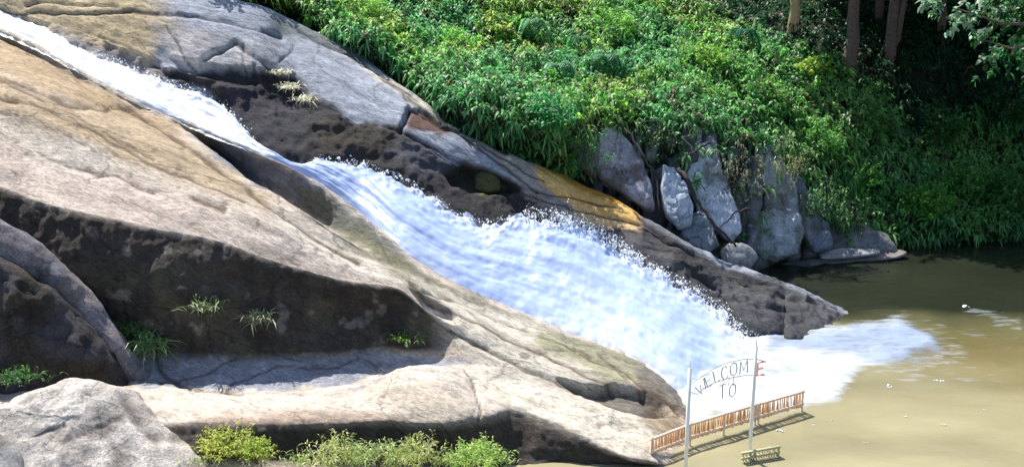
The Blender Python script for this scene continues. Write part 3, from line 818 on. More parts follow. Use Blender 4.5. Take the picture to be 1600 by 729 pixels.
GC, parC = loft([dpt] + RC + [far5, far6], [4, 64, 26, 20, 12, 6, 4])
nC = grid_normals(GC)
if nC[60, 200, 2] < 0: nC = -nC
parC2 = np.repeat(parC[:, None], len(colsC), 1)
QC = bearing(GC)
cliff = band(parC2, 1.0, 2.0, .12) * sstep(905, 940, QC[..., 0]) * (1 - sstep(1330, 1400, QC[..., 0]))
CV = GC @ np.array([[1.0, 0, .0], [0, .4, 0], [-.38, 0, .38]]).T
def cells(Pv, sc, seed):
    # worley cells: distance to the border and a tone and push for every block
    q = Pv * sc; b = np.floor(q).astype(np.int64); d1_ = np.full(q.shape[:-1], 9.0); d2_ = d1_.copy(); idv = np.zeros(q.shape[:-1])
    for dx in (-1, 0, 1):
        for dy in (-1, 0, 1):
            for dz in (-1, 0, 1):
                c_ = b + np.array([dx, dy, dz])
                o_ = np.stack([_hash(c_[..., 0], c_[..., 1], c_[..., 2], seed + k) for k in range(3)], -1)
                dd = np.linalg.norm(c_ + o_ - q, axis=-1)
                hv = _hash(c_[..., 0], c_[..., 1], c_[..., 2], seed + 7)
                n1_ = dd < d1_
                d2_ = np.where(n1_, d1_, np.minimum(d2_, dd)); idv = np.where(n1_, hv, idv); d1_ = np.where(n1_, dd, d1_)
    return d2_ - d1_, idv
cb, cid = cells(CV + .25 * np.stack([fbm(GC, .8, 3, 611)] * 3, -1), .8, 613)
joint = 1 - sstep(.03, .16, cb)
dC = .25 * fbm(GC, .5, 4, 601) * sstep(.9, 1.2, parC2) + cliff * (.35 * (cid - .5) - .55 * joint + .22 * fbm(GC, .7, 5, 602, True) + .08 * fbm(GC, 2.0, 3, 603))
PC = GC + nC * dC[..., None]
cC = np.zeros(PC.shape) + np.array((.022, .030, .014))
cC = cC * (1 - cliff[..., None]) + (np.array((.20, .215, .235)) * (.35 + .9 * cid[..., None]) * (1 - .85 * joint[..., None]) * (1 + .5 * fbm(PC, 1.2, 4, 605)[..., None])) * cliff[..., None]
rd = (sstep(.1, .5, fbm(PC, .8, 3, 607)) * cliff * poly_mask(QC, [(1010,190),(1080,190),(1090,290),(1020,300)], 15))[..., None]
cC = cC * (1 - rd) + np.array((.12, .05, .045)) * rd
me = mesh_from('far_bank', PC.reshape(-1, 3), grid_faces(*PC.shape[:2]))
set_attr(me, 'st', PC.reshape(-1, 3)); set_attr(me, 'Col', np.clip(cC, .01, .8).reshape(-1, 3)); set_attr(me, 'wet', (cliff * .4).reshape(-1))
link('far_bank', me, BOULDER, kind='structure')

# ------------------------------------------------------------------ single rocks, each with its own outline, distance and thickness
def rock(name, label, outline, D0, lean, bulge, depth, col, seed, amp=.18, group=None, col2=None, wet=0.1, ring=64, rad=22, pyref=None, cat='rock', flat=None, cracks=()):
    if flat is None: flat = .28 if group else .5
    out = np.array(outline, float)
    cen = out.mean(0)
    if group: out = cen + (out - cen) * np.array([1.14, 1.06])
    if pyref is None: pyref = out[:, 1].max()
    # resample the outline smoothly
    n = len(out)
    seg = np.linalg.norm(np.roll(out, -1, 0) - out, axis=1)
    s = np.concatenate([[0], np.cumsum(seg)]); tot = s[-1]
    u = np.linspace(0, tot, ring, endpoint=False)
    ox = np.interp(u, s, np.append(out[:, 0], out[0, 0])); oy = np.interp(u, s, np.append(out[:, 1], out[0, 1]))
    for _ in range(0 if group else 1):
        ox = .25*np.roll(ox,1)+.5*ox+.25*np.roll(ox,-1); oy = .25*np.roll(oy,1)+.5*oy+.25*np.roll(oy,-1)
    rings = []
    rr = np.sin(np.linspace(0.0, math.pi / 2, rad))
    for r in rr:
        x = cen[0] + (ox - cen[0]) * r; y = cen[1] + (oy - cen[1]) * r
        D = D0 + (pyref - y) * lean
        p = pt(x, y, D=D)
        h = (1 - r ** (2 / flat)) ** flat if flat else 0
        nrm_f = np.array([0, -.8, .6])
        p = p + nrm_f * (bulge * h)
        rings.append(p)
    for r in rr[::-1][1:]:
        x = cen[0] + (ox - cen[0]) * r; y = cen[1] + (oy - cen[1]) * r
        D = D0 + (pyref - y) * lean
        p = pt(x, y, D=D)
        h = (1 - r ** 2) ** .5
        p = p + np.array([0, .8, -.6]) * (depth * h)
        rings.append(p)
    V = np.concatenate(rings)
    R_ = len(rings)
    idx = np.arange(R_ * ring).reshape(R_, ring)
    a = idx[:-1]; b = idx[1:]
    Fq = np.stack([a, np.roll(a, -1, 1), np.roll(b, -1, 1), b], -1).reshape(-1, 4)
    G = V.reshape(R_, ring, 3)
    du = np.roll(G, -1, 1) - np.roll(G, 1, 1); dv = np.gradient(G, axis=0)
    nn = np.cross(du, dv); nn /= np.linalg.norm(nn, axis=-1, keepdims=True) + 1e-9
    c3 = G.reshape(-1, 3).mean(0)
    if ((G - c3) * nn).sum(-1).mean() < 0: nn = -nn
    amp = amp * (.6 if group else 1)
    d = amp * fbm(G, .7, 5, seed, True) + amp * .5 * fbm(G, 2.2, 4, seed + 5)
    if group:
        d = d - .16 * np.abs(vnoise(G * np.array([1.5, 1.0, .55]) + seed)) - .10 * (np.abs(vnoise(G * 1.7 + seed)) < .10)
    Qr = bearing(G)
    Qr2 = Qr + 3 * np.stack([fbm(G, 1.2, 3, seed + 6), fbm(G, 1.2, 3, seed + 7)], -1)
    gsum = np.zeros(d.shape)
    for poly, w, dp in cracks:
        g = np.exp(-(seg_dist(Qr2, poly) / w) ** 2); d = d - dp * g; gsum = np.maximum(gsum, g)
    G = G + nn * d[..., None]
    base = np.array([c3[0], c3[1], G[..., 2].min()])
    gp = sstep(.1, .4, fbm(G, .9, 4, seed + 21))[..., None] * .6
    c = np.zeros(G.shape) + np.array(col)
    if group: c = c * np.array([1.3, 1.36, 1.45])
    if col2 is not None:
        k = sstep(-.1, .25, fbm(G, .55, 4, seed + 8))[..., None]
        c = c * (1 - k) + np.array(col2) * k
    c = c * (1 + .25 * fbm(G, 1.5, 4, seed + 9))[..., None]
    c = c * (1 - gp) + np.array((.13, .11, .095)) * min(1, c.mean() * 2.5) * gp
    c = c * (1 - .6 * gsum[..., None]) + np.array((.05, .045, .04)) * .6 * gsum[..., None]
    me = mesh_from(name, (G - base).reshape(-1, 3), Fq)
    set_attr(me, 'st', G.reshape(-1, 3)); set_attr(me, 'Col', np.clip(c, .01, .8).reshape(-1, 3)); set_attr(me, 'wet', np.full(R_ * ring, wet))
    ob = link(name, me, BOULDER, loc=tuple(base))
    tag(ob, label, cat, group)
    return ob

# left foreground
rock('rock', 'big dark shaded boulder speckled white at the lower left edge below the undercut wall',
     [(-170,330),(-60,370),(0,400),(50,425),(100,465),(150,520),(190,580),(205,625),(120,660),(0,690),(-170,700)],
     49.5, .008, 1.5, 3.0, (.075,.068,.075), 701, .25, col2=(.055,.045,.035), ring=150, rad=50)
rock('rock_ridge', 'narrow grey violet ridge of rock running down between the dark boulder and the undercut wall',
     [(-170,260),(-60,310),(0,344),(40,362),(80,395),(110,425),(140,452),(175,505),(205,548),(235,590),(240,612),(205,610),(165,560),(130,510),(85,460),(40,425),(0,398),(-80,360),(-170,330)],
     50.8, .007, .9, 1.2, (.30,.26,.27), 711, .12, col2=(.20,.19,.22), ring=150, rad=26, flat=.7)
rock('rock', 'pale rounded foreground rock at the lower left corner with a dark pitted right side',
     [(-170,630),(-60,640),(0,640),(50,614),(110,597),(165,597),(205,611),(228,632),(248,658),(285,688),(320,720),(330,800),(-170,800)],
     44.2, .024, 1.1, 2.0, (.62,.57,.52), 721, .18, col2=(.48,.43,.39), ring=150, rad=50, pyref=717,
     cracks=[([(100,690),(140,670),(185,655),(200,640)], 4, .08), ([(228,620),(262,655),(290,690)], 4, .1), ([(195,630),(215,660),(245,690)], 9, .16), ([(60,680),(100,665)], 4, .07)])
rock('rock', 'small pale rock cut off by the bottom left corner',
     [(-80,670),(-10,676),(18,690),(34,712),(40,760),(-80,770)], 43.0, .02, .4, .8, (.40,.39,.38), 731, .08, ring=60, rad=20, pyref=717)
# right: upright slabs in the cliff
SL = 'upright rock slabs in the far cliff'
rock('rock', 'leftmost leaning grey slab in the cliff right above the orange stained rock',
     [(928,215),(950,200),(965,205),(985,232),(1002,262),(1014,295),(1016,325),(1004,325),(970,300),(940,280),(926,255)], 67.6, .022, .55, 1.2, (.34,.32,.345), 741, .14, SL, col2=(.25,.22,.25), ring=80, rad=26)
rock('rock', 'brownish rock face overgrown by leaves at the left end of the cliff',
     [(890,212),(930,208),(935,250),(930,280),(905,262),(888,240)], 68.2, .02, .4, 1.0, (.13,.12,.10), 742, .12, SL, ring=60, rad=20)
rock('rock', 'short pale blue slab wedged low between two taller cliff slabs',
     [(1038,262),(1054,264),(1068,284),(1080,322),(1078,352),(1060,356),(1042,338),(1036,300)], 67.0, .02, .45, 1.0, (.38,.42,.47), 743, .12, SL, ring=60, rad=22)
rock('rock', 'tall pale slab with a dark branch lying across its lower part',
     [(1064,238),(1078,226),(1108,228),(1120,250),(1132,285),(1150,335),(1152,362),(1138,374),(1108,352),(1090,325),(1076,285)], 67.6, .022, .5, 1.2, (.42,.45,.49), 744, .14, SL, ring=80, rad=26)
rock('rock', 'small reddish grey block on top of the tall pale slab',
     [(1062,196),(1082,192),(1096,204),(1098,222),(1085,232),(1070,228)], 70.8, .02, .35, .9, (.33,.28,.28), 745, .10, SL, ring=50, rad=18)
rock('rock', 'broken blue grey rocks below the short slab beside the wet ledge',
     [(1064,340),(1090,332),(1112,350),(1120,385),(1100,398),(1068,375)], 66.6, .022, .5, 1.0, (.15,.18,.20), 746, .22, SL, col2=(.30,.33,.36), ring=60, rad=22)
rock('rock', 'largest grey slab standing in the middle of the cliff under hanging leaves',
     [(1176,240),(1196,232),(1216,240),(1226,270),(1240,300),(1242,335),(1252,362),(1240,392),(1215,404),(1185,400),(1160,378),(1168,355),(1190,335),(1192,300),(1182,270)], 69.5, .024, .7, 1.6, (.34,.36,.37), 747, .14, SL, col2=(.24,.25,.25), ring=110, rad=34)
rock('rock', 'dark recessed rock between the tall pale slab and the largest slab',
     [(1128,240),(1160,230),(1180,250),(1190,300),(1180,335),(1150,350),(1138,310)], 71.0, .02, .4, 1.0, (.10,.11,.11), 748, .22, SL, ring=70, rad=24)
rock('rock', 'slim dark blue slab right of the largest grey slab',
     [(1228,270),(1246,275),(1268,310),(1290,352),(1296,385),(1270,392),(1250,360),(1240,320)], 70.6, .022, .5, 1.2, (.16,.18,.21), 749, .16, SL, col2=(.26,.28,.30), ring=70, rad=24)
rock('rock', 'low dark blocky rock at the waterline below the right hand bushes',
     [(1262,372),(1300,350),(1345,352),(1378,372),(1395,398),(1340,404),(1270,404)], 72.0, .02, .6, 1.4, (.13,.13,.14), 750, .25, SL, col2=(.26,.26,.27), ring=80, rad=26)
rock('rock', 'small rounded grey boulder at the foot of the cliff beside the wet ledge',
     [(1126,392),(1138,382),(1158,380),(1174,388),(1184,402),(1172,418),(1146,420),(1130,410)], 66.2, .02, .5, .7, (.34,.34,.36), 751, .07, ring=60, rad=22)
rock('rock_ledge', 'flat brown grey ledge reaching into the dark water below the cliff',
     [(1185,420),(1240,409),(1300,400),(1330,399),(1365,394),(1400,389),(1418,395),(1402,402),(1330,408),(1270,415),(1215,428),(1195,431)], 69.0, .07, .03, .8, (.20,.18,.165), 752, .10, col2=(.33,.30,.29), ring=110, rad=20, pyref=434)
rock('rock', 'thin pale stone slab lying on the flat ledge by the dark water',
     [(1278,396),(1310,388),(1372,390),(1376,396),(1330,402),(1284,404)], 70.6, .05, .12, .5, (.42,.42,.43), 753, .05, ring=60, rad=14, pyref=404)
rock('rock', 'small blocky stone with a dark side at the right end of the pale slab',
     [(1310,392),(1335,386),(1350,392),(1346,400),(1318,402)], 71.2, .04, .14, .4, (.30,.30,.32), 754, .06, ring=40, rad=12)
rock('rock', 'small mossy stone sitting in the dark niche above the cascade',
     [(742,276),(752,268),(768,271),(780,284),(780,297),(760,302),(744,296)], 65.2, .02, .2, .5, (.085,.085,.035), 755, .12, ring=50, rad=20)

# ------------------------------------------------------------------ foliage
def leaf_arrays(O, Dv, W, Ln, Wd, droop=.25):
    """lens shaped folded leaves; O origin, Dv direction, W side vector; returns verts (n*6,3) and tris"""
    n = len(O)
    Dv = Dv / (np.linalg.norm(Dv, axis=-1, keepdims=True) + 1e-9)
    W = np.cross(Dv, W); W /= np.linalg.norm(W, axis=-1, keepdims=True) + 1e-9
    U = np.cross(W, Dv)
    L = Ln[:, None]; w = Wd[:, None]
    dn = np.array([0, 0, -1.0])
    p0 = O
    p1 = O + Dv * L * .35 + W * w + U * w * .25
    p2 = O + Dv * L * .35 - W * w + U * w * .25
    p3 = O + Dv * L * .72 + W * w * .72 + U * w * .2 + dn * L * droop * .45
    p4 = O + Dv * L * .72 - W * w * .72 + U * w * .2 + dn * L * droop * .45
    p5 = O + Dv * L * 1.0 + dn * L * droop
    V = np.stack([p0, p1, p2, p3, p4, p5], 1).reshape(-1, 3)
    b = (np.arange(n) * 6)[:, None]
    Q = b + np.array([1, 3, 4, 2])[None]
    T = np.concatenate([b + np.array([0, 1, 2])[None], b + np.array([3, 5, 4])[None]], 0)
    return V, Q, T

GREENS = np.array([(.09,.26,.05),(.17,.41,.085),(.09,.25,.08),(.27,.47,.11),(.12,.34,.13),(.03,.12,.035)])

def sprigs(base, dirs, length, nl, leaf_len, leaf_w, rng, col, droop=.3, spread=1.0, cvar=.25, stemcol=(.10,.11,.04)):
    """for each sprig nl leaves along an arching stem. returns V,Q,T,C"""
    n = len(base)
    dirs = dirs / np.linalg.norm(dirs, axis=-1, keepdims=True)
    k = np.tile(np.arange(nl), n)
    i = np.repeat(np.arange(n), nl)
    t = (k + .6) / nl
    st = base[i] + dirs[i] * (length[i] * t)[:, None]
    st[:, 2] -= (t ** 2) * length[i] * droop * .5
    rnd = rng.normal(0, 1, (len(i), 3))
    side = rnd - (rnd * dirs[i]).sum(-1, keepdims=True) * dirs[i]
    side /= np.linalg.norm(side, axis=-1, keepdims=True) + 1e-9
    dv = side * spread + dirs[i] * .7 + np.array([0, 0, .15])
    wv = rng.normal(0, .35, (len(i), 3)) + np.array([0, 0, 1.0])
    ll = leaf_len * (.6 + .8 * rng.random(len(i))) * (1 - .35 * t)
    ww = leaf_w * (.7 + .6 * rng.random(len(i)))
    V, Q, T = leaf_arrays(st, dv, wv, ll, ww, droop)
    c = col[i] * (1 + rng.normal(0, cvar, (len(i), 1)))
    c = c * (1 + rng.normal(0, .08, c.shape))
    C = np.repeat(np.clip(c, .008, .5), 6, 0)
    return V, Q, T, C

def merge(parts):
    Vs, Qs, Ts, Cs = [], [], [], []; off = 0
    for V, Q, T, C in parts:
        Vs.append(V); Qs.append(np.asarray(Q).reshape(-1, 4) + off); Ts.append(np.asarray(T).reshape(-1, 3) + off); Cs.append(C); off += len(V)
    return np.concatenate(Vs), np.concatenate(Qs), np.concatenate(Ts), np.concatenate(Cs)

def foliage_mesh(name, parts):
    V, Q, T, C = merge(parts) if isinstance(parts, list) else parts
    me = mesh_from(name, V, Q, T)
    set_attr(me, 'Col', C)
    me.materials.append(LEAF)
    return me

# ---- the dense undergrowth of the bank, rooted on the bank's own surface
rng = np.random.default_rng(21)
G = PC
r0, r1 = np.searchsorted(parC, 1.0), np.searchsorted(parC, 4.6)
sub = G[r0:r1]
A = np.linalg.norm(np.cross(sub[1:, :-1] - sub[:-1, :-1], sub[:-1, 1:] - sub[:-1, :-1]), axis=-1)
qc = bearing((sub[:-1, :-1] + sub[1:, 1:]) / 2)
pc = np.broadcast_to(parC[r0:r1 - 1, None], A.shape)
den = A.copy()
vis = (qc[..., 0] > 330) & (qc[..., 0] < 1900) & (qc[..., 1] > -170) & (qc[..., 1] < 480)
den *= vis
# bare cliff and dark forest interior carry less
cl = (pc < 1.97) & (qc[..., 0] > 912) & (qc[..., 0] < 1290)
den[cl] *= .05
den[(pc < 1.95) & (qc[..., 0] >= 1290) & (qc[..., 0] < 1370)] *= .4
den[(pc < 1.25) & (qc[..., 0] < 912)] *= .25
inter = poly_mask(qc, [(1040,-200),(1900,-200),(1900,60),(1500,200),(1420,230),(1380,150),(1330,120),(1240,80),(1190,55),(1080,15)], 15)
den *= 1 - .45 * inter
den = den.ravel(); tot = den.sum()
NS = 20000
pick = rng.choice(len(den), NS, p=den / tot)
ri, ci = np.unravel_index(pick, A.shape)
fu, fv = rng.random(NS)[:, None], rng.random(NS)[:, None]
base = (sub[ri, ci] * (1-fu) * (1-fv) + sub[ri, ci+1] * fu * (1-fv) + sub[ri+1, ci] * (1-fu) * fv + sub[ri+1, ci+1] * fu * fv)
hgt = np.clip(.55 + 1.0 * fbm(base, .35, 3, 801) + .5 * fbm(base, 1.0, 2, 802), .12, 2.0)
qb = bearing(base)
edgef = sstep(0, 60, 900 - qb[:, 0])
lowr = np.clip((parC[r0 + ri] - 1.0) / .35, .15, 1)
hgt *= np.where(qb[:, 0] < 905, lowr, 1)
hgt *= np.where((qb[:, 0] > 1290) & (qb[:, 1] > 300), .55, 1)
lv = rng.random(NS)
base2 = base.copy(); base2[:, 2] += hgt * (lv ** .6)
dirs = rng.normal(0, .75, (NS, 3)) + np.array([0, -.55, .75])
ln = rng.uniform(.45, 1.05, NS)
sp = fbm(base, .28, 3, 811); sp2 = fbm(base, .22, 2, 812)
col = np.zeros((NS, 3)) + GREENS[1]
def blend(c, k, g): return c * (1 - k[:, None]) + np.array(g) * k[:, None]
col = blend(col, sstep(-.1, .3, sp), GREENS[3] * .9)
col = blend(col, sstep(.1, .35, sp2), GREENS[4])
col = blend(col, sstep(.0, .35, -sp), GREENS[2])
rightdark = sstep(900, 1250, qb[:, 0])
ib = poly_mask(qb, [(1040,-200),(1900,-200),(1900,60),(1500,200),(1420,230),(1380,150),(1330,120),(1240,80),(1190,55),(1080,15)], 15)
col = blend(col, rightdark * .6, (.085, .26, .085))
col = blend(col, ib * .9, (.010,.045,.026))  # leaves inside the forest painted near black, canopy shade in the colour
pal = rng.random(NS) < .16; col[pal] = col[pal] * 1.25 + np.array((.05,.06,.04)) * (1 - ib[pal])[:, None]
dead = (rng.random(NS) < .035); col[dead] = (.17, .15, .08)
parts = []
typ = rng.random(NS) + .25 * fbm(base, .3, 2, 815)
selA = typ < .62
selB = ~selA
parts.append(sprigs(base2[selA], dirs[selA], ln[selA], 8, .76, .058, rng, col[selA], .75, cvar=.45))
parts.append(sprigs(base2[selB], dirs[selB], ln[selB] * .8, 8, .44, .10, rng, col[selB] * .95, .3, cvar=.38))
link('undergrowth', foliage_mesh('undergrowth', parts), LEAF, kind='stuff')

def surf(px, py, P3=PC):
    """nearest point of the far bank to a bearing"""
    q = bearing(P3[4:]); d = ((q - np.array([px, py])) ** 2).sum(-1)
    k = np.unravel_index(np.argmin(d), d.shape)
    return P3[4:][k]

STEM = plain('stem_bark', (.10,.075,.04), .85)
def shrub(px, py, r, h, label, col, leaf=(.34,.05), n=170, seed=0, cat='shrub', loc=None, dens=9, group=None, droop=.35, up=.6):
    rng = np.random.default_rng(seed + 900)
    b = np.array(loc) if loc is not None else surf(px, py)
    t = thing('shrub', label, cat, tuple(b), group)
    u = rng.normal(0, 1, (n, 3)); u /= np.linalg.norm(u, axis=-1, keepdims=True)
    u[:, 2] = np.abs(u[:, 2])
    rad = rng.random(n) ** .4
    lob = 1 + .9 * fbm(u, 2.0, 3, seed)
    pos = u * np.array([r, r, h]) * (rad * lob)[:, None]
    dirs = u + np.array([0, -.2, up]) + rng.normal(0, .3, (n, 3))
    c = np.array(col) * 1.35 * (1 + rng.normal(0, .18, (n, 1)))
    me = foliage_mesh('foliage', [sprigs(pos, dirs, rng.uniform(.35, .75, n) * min(1.2, .5 + r * .5), dens, leaf[0], leaf[1], rng, c, droop)])
    link('foliage', me, LEAF, parent=t)
    m = MB()
    for k in range(5):
        a = rng.uniform(0, 6.28); q = np.array([math.cos(a) * r * .5, math.sin(a) * r * .5, h * .7])
        m.tube([(0, 0, -.3), q * .5 + np.array([0, 0, .1]), q], [.05, .035, .012], 5)
    link('stem', m.mesh('stem'), STEM, parent=t)
    return t
SG = 'shrubs standing out of the far bank'
shrub(1268,118,.9,1.0,'bright yellow green shrub just left of the pale tree trunk foot on the dark slope',(.20,.32,.06),(.34,.08),110,1,group=SG)
shrub(1350,205,1.5,1.4,'olive green shrub in the shade below the middle trunks',(.065,.15,.035),(.32,.05),170,2,group=SG)
shrub(1440,330,1.5,1.5,'dense bright green shrub hanging to the waterline at the right end of the shore ledge',(.07,.21,.035),(.30,.05),300,3,group=SG)
shrub(1500,300,1.7,1.8,'broad green shrub right of the one at the ledge end, over the dark water',(.06,.18,.04),(.34,.055),300,4,group=SG)
shrub(1580,320,1.6,1.6,'rightmost green shrub above the dark water, cut by the right edge',(.05,.15,.035),(.34,.06),280,5,group=SG)
shrub(1455,215,1.4,1.8,'tall shaded shrub between the dark hollow and the right edge',(.04,.12,.035),(.34,.06),220,6,group=SG)
shrub(1560,190,1.8,2.2,'wide dark shrub under the overhanging pale branch',(.025,.085,.03),(.36,.07),220,7,group=SG)
shrub(1200,170,1.2,1.3,'light green leafy shrub above the largest cliff slab',(.11,.22,.06),(.36,.07),180,8,group=SG)
shrub(1275,235,1.3,1.3,'fresh green shrub spilling over the right shoulder of the cliff',(.09,.24,.055),(.32,.055),230,9,group=SG)
shrub(1345,285,1.2,1.1,'small leaved green shrub above the low dark waterline rock',(.08,.22,.05),(.28,.05),220,10,group=SG)
shrub(1085,105,1.5,1.4,'yellow green thin leaved shrub above the reddish part of the cliff',(.13,.27,.05),(.38,.05),220,11,group=SG)
shrub(960,60,1.6,1.5,'tall light green shrub at the top middle of the bank',(.12,.28,.06),(.38,.05),240,12,group=SG)
shrub(860,190,1.3,1.1,'rounded blue green shrub overhanging the start of the orange stained rock',(.05,.20,.075),(.32,.05),240,13,group=SG)
shrub(700,85,1.5,1.2,'bright green bamboo like shrub on the bank above the grey dome',(.12,.32,.06),(.40,.04),260,14,group=SG)
shrub(560,25,1.4,1.1,'yellowish green thin leaved shrub at the top left of the bank',(.17,.34,.07),(.38,.035),240,15,group=SG)

# ---- ferns with single fronds
def fern(px, py, size, label, col, seed, nf=9, loc=None):
    rng = np.random.default_rng(seed + 70)
    b = surf(px, py) + np.array([0, -.3, .75]) if loc is None else np.array(loc)
    size *= 1.25; col = np.array(col) * 1.3; b = b + np.array([0, -.3, .15])
    t = thing('fern', label, 'fern', tuple(b), 'ferns drooping out of the undergrowth')
    for k in range(nf):
        a = -math.pi / 2 + (k - (nf - 1) / 2) * (math.pi * 1.25 / nf) + rng.uniform(-.35, .35)
        L_ = size * rng.uniform(.55, 1.3)
        hd = np.array([math.cos(a), math.sin(a), 0]); 
        s = np.linspace(.12, 1, 15)
        pts = hd * (s * L_ * .62)[:, None] + np.array([0, 0, 1]) * (.38 * L_ * np.sin(s * 2.6) - .95 * L_ * s ** 2)[:, None]
        tang = np.gradient(pts, axis=0); tang /= np.linalg.norm(tang, axis=-1, keepdims=True)
        sd_ = np.cross(tang, [0, 0, 1.0]); sd_ /= np.linalg.norm(sd_, axis=-1, keepdims=True)
        O = np.concatenate([pts, pts]); dv = np.concatenate([sd_ + tang * .4, -sd_ + tang * .4]); 
        ll = np.tile(L_ * .30 * np.sin(np.clip(s * 1.05, 0, 1) * math.pi * .8 + .45), 2)
        V, Q, T = leaf_arrays(O, dv, np.tile([0, 0, 1.0], (len(O), 1)), np.clip(ll, .05, 1), np.full(len(O), .030 * L_), .25)
        C_ = np.repeat(np.array(col)[None] * (1 + rng.normal(0, .12, (len(O), 1))), 6, 0)
        mr_ = MB(); mr_.tube(list(np.concatenate([[[0,0,0]], pts])), list(np.linspace(.022, .006, 16)), 4)
        Vr = np.concatenate(mr_.V)
        me = foliage_mesh('frond', [(V, Q, T, C_), (Vr, mr_.Q, mr_.T, np.tile(np.array(col) * .6, (len(Vr), 1)))])
        link('frond', me, LEAF, parent=t)
    return t
fern(868,128,1.5,'pale blue green drooping fern left of the bank centre',(.10,.27,.15),1)
fern(945,118,1.7,'large drooping fern with long hanging fronds at the bank centre',(.07,.22,.10),2,11)
fern(1160,75,1.5,'dark blue green fern high on the bank left of the pale trunk',(.03,.15,.09),3)
fern(835,62,1.3,'thin pale fern at the upper middle of the bank',(.10,.25,.13),4)
fern(905,85,1.2,'small fern just above the large drooping fern',(.06,.20,.09),5,7)

# ---- grass tufts
def tuft(label, loc, n, L_, spread, col, seed, w=.02, cat='grass tuft', group=None, lean=(0, -.3, 0)):
    rng = np.random.default_rng(seed + 40)
    t = thing('grass_tuft', label, cat, tuple(loc), group)
    O = rng.normal(0, spread, (n, 3)) * np.array([1, .7, .08])
    dv = rng.normal(0, .55, (n, 3)) + np.array([0, 0, 1.0]) + np.array(lean)
    dv[:, 2] = np.abs(dv[:, 2]) + .1
    V, Q, T = leaf_arrays(O, dv, rng.normal(0, 1, (n, 3)), L_ * rng.uniform(.5, 1.2, n), np.full(n, w), .55)
    c = np.array(col) * (1 + rng.normal(0, .25, (n, 1)))
    me = foliage_mesh('blades', (V, Q, T, np.repeat(np.clip(c, .01, .6), 6, 0)))
    link('blades', me, LEAF, parent=t)
    return t
def on(P3, px, py):
    q = bearing(P3); d = ((q - np.array([px, py])) ** 2).sum(-1)
    # nearest to the camera among the close matches
    k = np.unravel_index(np.argmin(d + P3[..., 1] * 1.5), d.shape)
    return P3[k]
tuft('dry straw coloured grass clump growing in the crack of the grey dome', on(Pb,452,138) + [0,-.1,.05], 220, .75, .28, (.62,.62,.44), 1, .024, lean=(.1,-.5,.3))
tuft('upper left tuft of the dry straw coloured grass on the grey dome', on(Pb,438,116) + [0,-.1,.0], 150, .7, .28, (.62,.62,.44), 11, .022, lean=(0,-.5,.3))
tuft('dry grass tuft below and right of the straw coloured clump on the grey dome', on(Pb,480,156) + [0,-.1,.0], 150, .8, .35, (.62,.62,.44), 2, .022, lean=(.3,-.6,.1))
tuft('long bladed green tuft at the foot of the undercut wall beside the rock ridge', on(PA,238,545) + [0,-.15,.1], 240, 1.7, .25, (.22,.36,.17), 3, .034)
tuft('dark green tuft on the left of the long bladed tuft below the undercut wall', on(PA,205,520) + [0,-.15,.1], 200, 1.1, .45, (.10,.19,.07), 4, .03)
tuft('pale thin tuft clinging to the middle of the undercut wall', on(PA,405,500) + [0,-.15,.0], 130, 1.3, .25, (.34,.38,.24), 5, .03)
tuft('small green tuft on the wall foot near its right end', on(PA,632,530) + [0,-.15,.0], 90, .8, .4, (.14,.26,.07), 6, .026)
tuft('wispy tuft on the undercut wall above the long bladed tuft', on(PA,325,480) + [0,-.15,.0], 110, 1.1, .4, (.20,.26,.14), 7, .026)
tuft('dark weeds in the shaded gap at the lower left edge', pt(20,590,D=47.0), 260, .6, .55, (.04,.11,.03), 8, .03)
# sunlit weeds in front of the foreground rock
def clump(label, px, py, D, n, r, h, col, seed, leaf=(.22,.03)):
    return shrub(0, 0, r, h, label, col, leaf, n, seed, 'weed clump', loc=pt(px, py, D=D), group='weeds at the foot of the foreground rock', dens=8, up=1.0)
clump('low bright yellow green cushion of weeds on the pale rock, leftmost of the clumps', 352, 700, 44.4, 260, 1.0, .40, (.30,.37,.07), 31, (.16,.035))
clump('small yellow green weed cushion below the leftmost one', 400, 712, 43.6, 110, .6, .35, (.24,.32,.06), 32, (.16,.035))
clump('upright thin leaved weeds before the dark rock face, left of the middle', 520, 716, 43.2, 90, .95, .36, (.27,.33,.12), 33, (.36,.022))
clump('loose thin weeds before the dark rock face in the middle', 590, 718, 43.0, 60, .95, .36, (.22,.30,.11), 34, (.36,.022))
clump('tall pale weeds right of the middle below the lit rock hump', 645, 718, 43.2, 90, .9, .44, (.28,.34,.12), 35, (.36,.022))
clump('bright green weeds at the right end of the row below the dark rock face', 742, 722, 43.2, 140, .9, .38, (.22,.36,.09), 36, (.32,.024))

for i, (x, n_, L_, w_) in enumerate(((470,120,.75,'between the small cushion and the left upright weeds'),(555,130,.8,'between the two left upright weed clumps'),(618,110,.75,'left of the tall pale weeds in the middle'),(690,140,.8,'right of the tall pale weeds in the middle'),(772,100,.6,'at the far right end of the weed fringe'),(318,60,.5,'left of the bright yellow green cushion'))):
    tuft('thin pale grass, ' + w_, pt(x, 722, D=43.4), n_, L_, .38, (.26,.33,.13), 60 + i, .02, group='thin grass fringing the foreground rock', lean=(.15,-.2,.2))

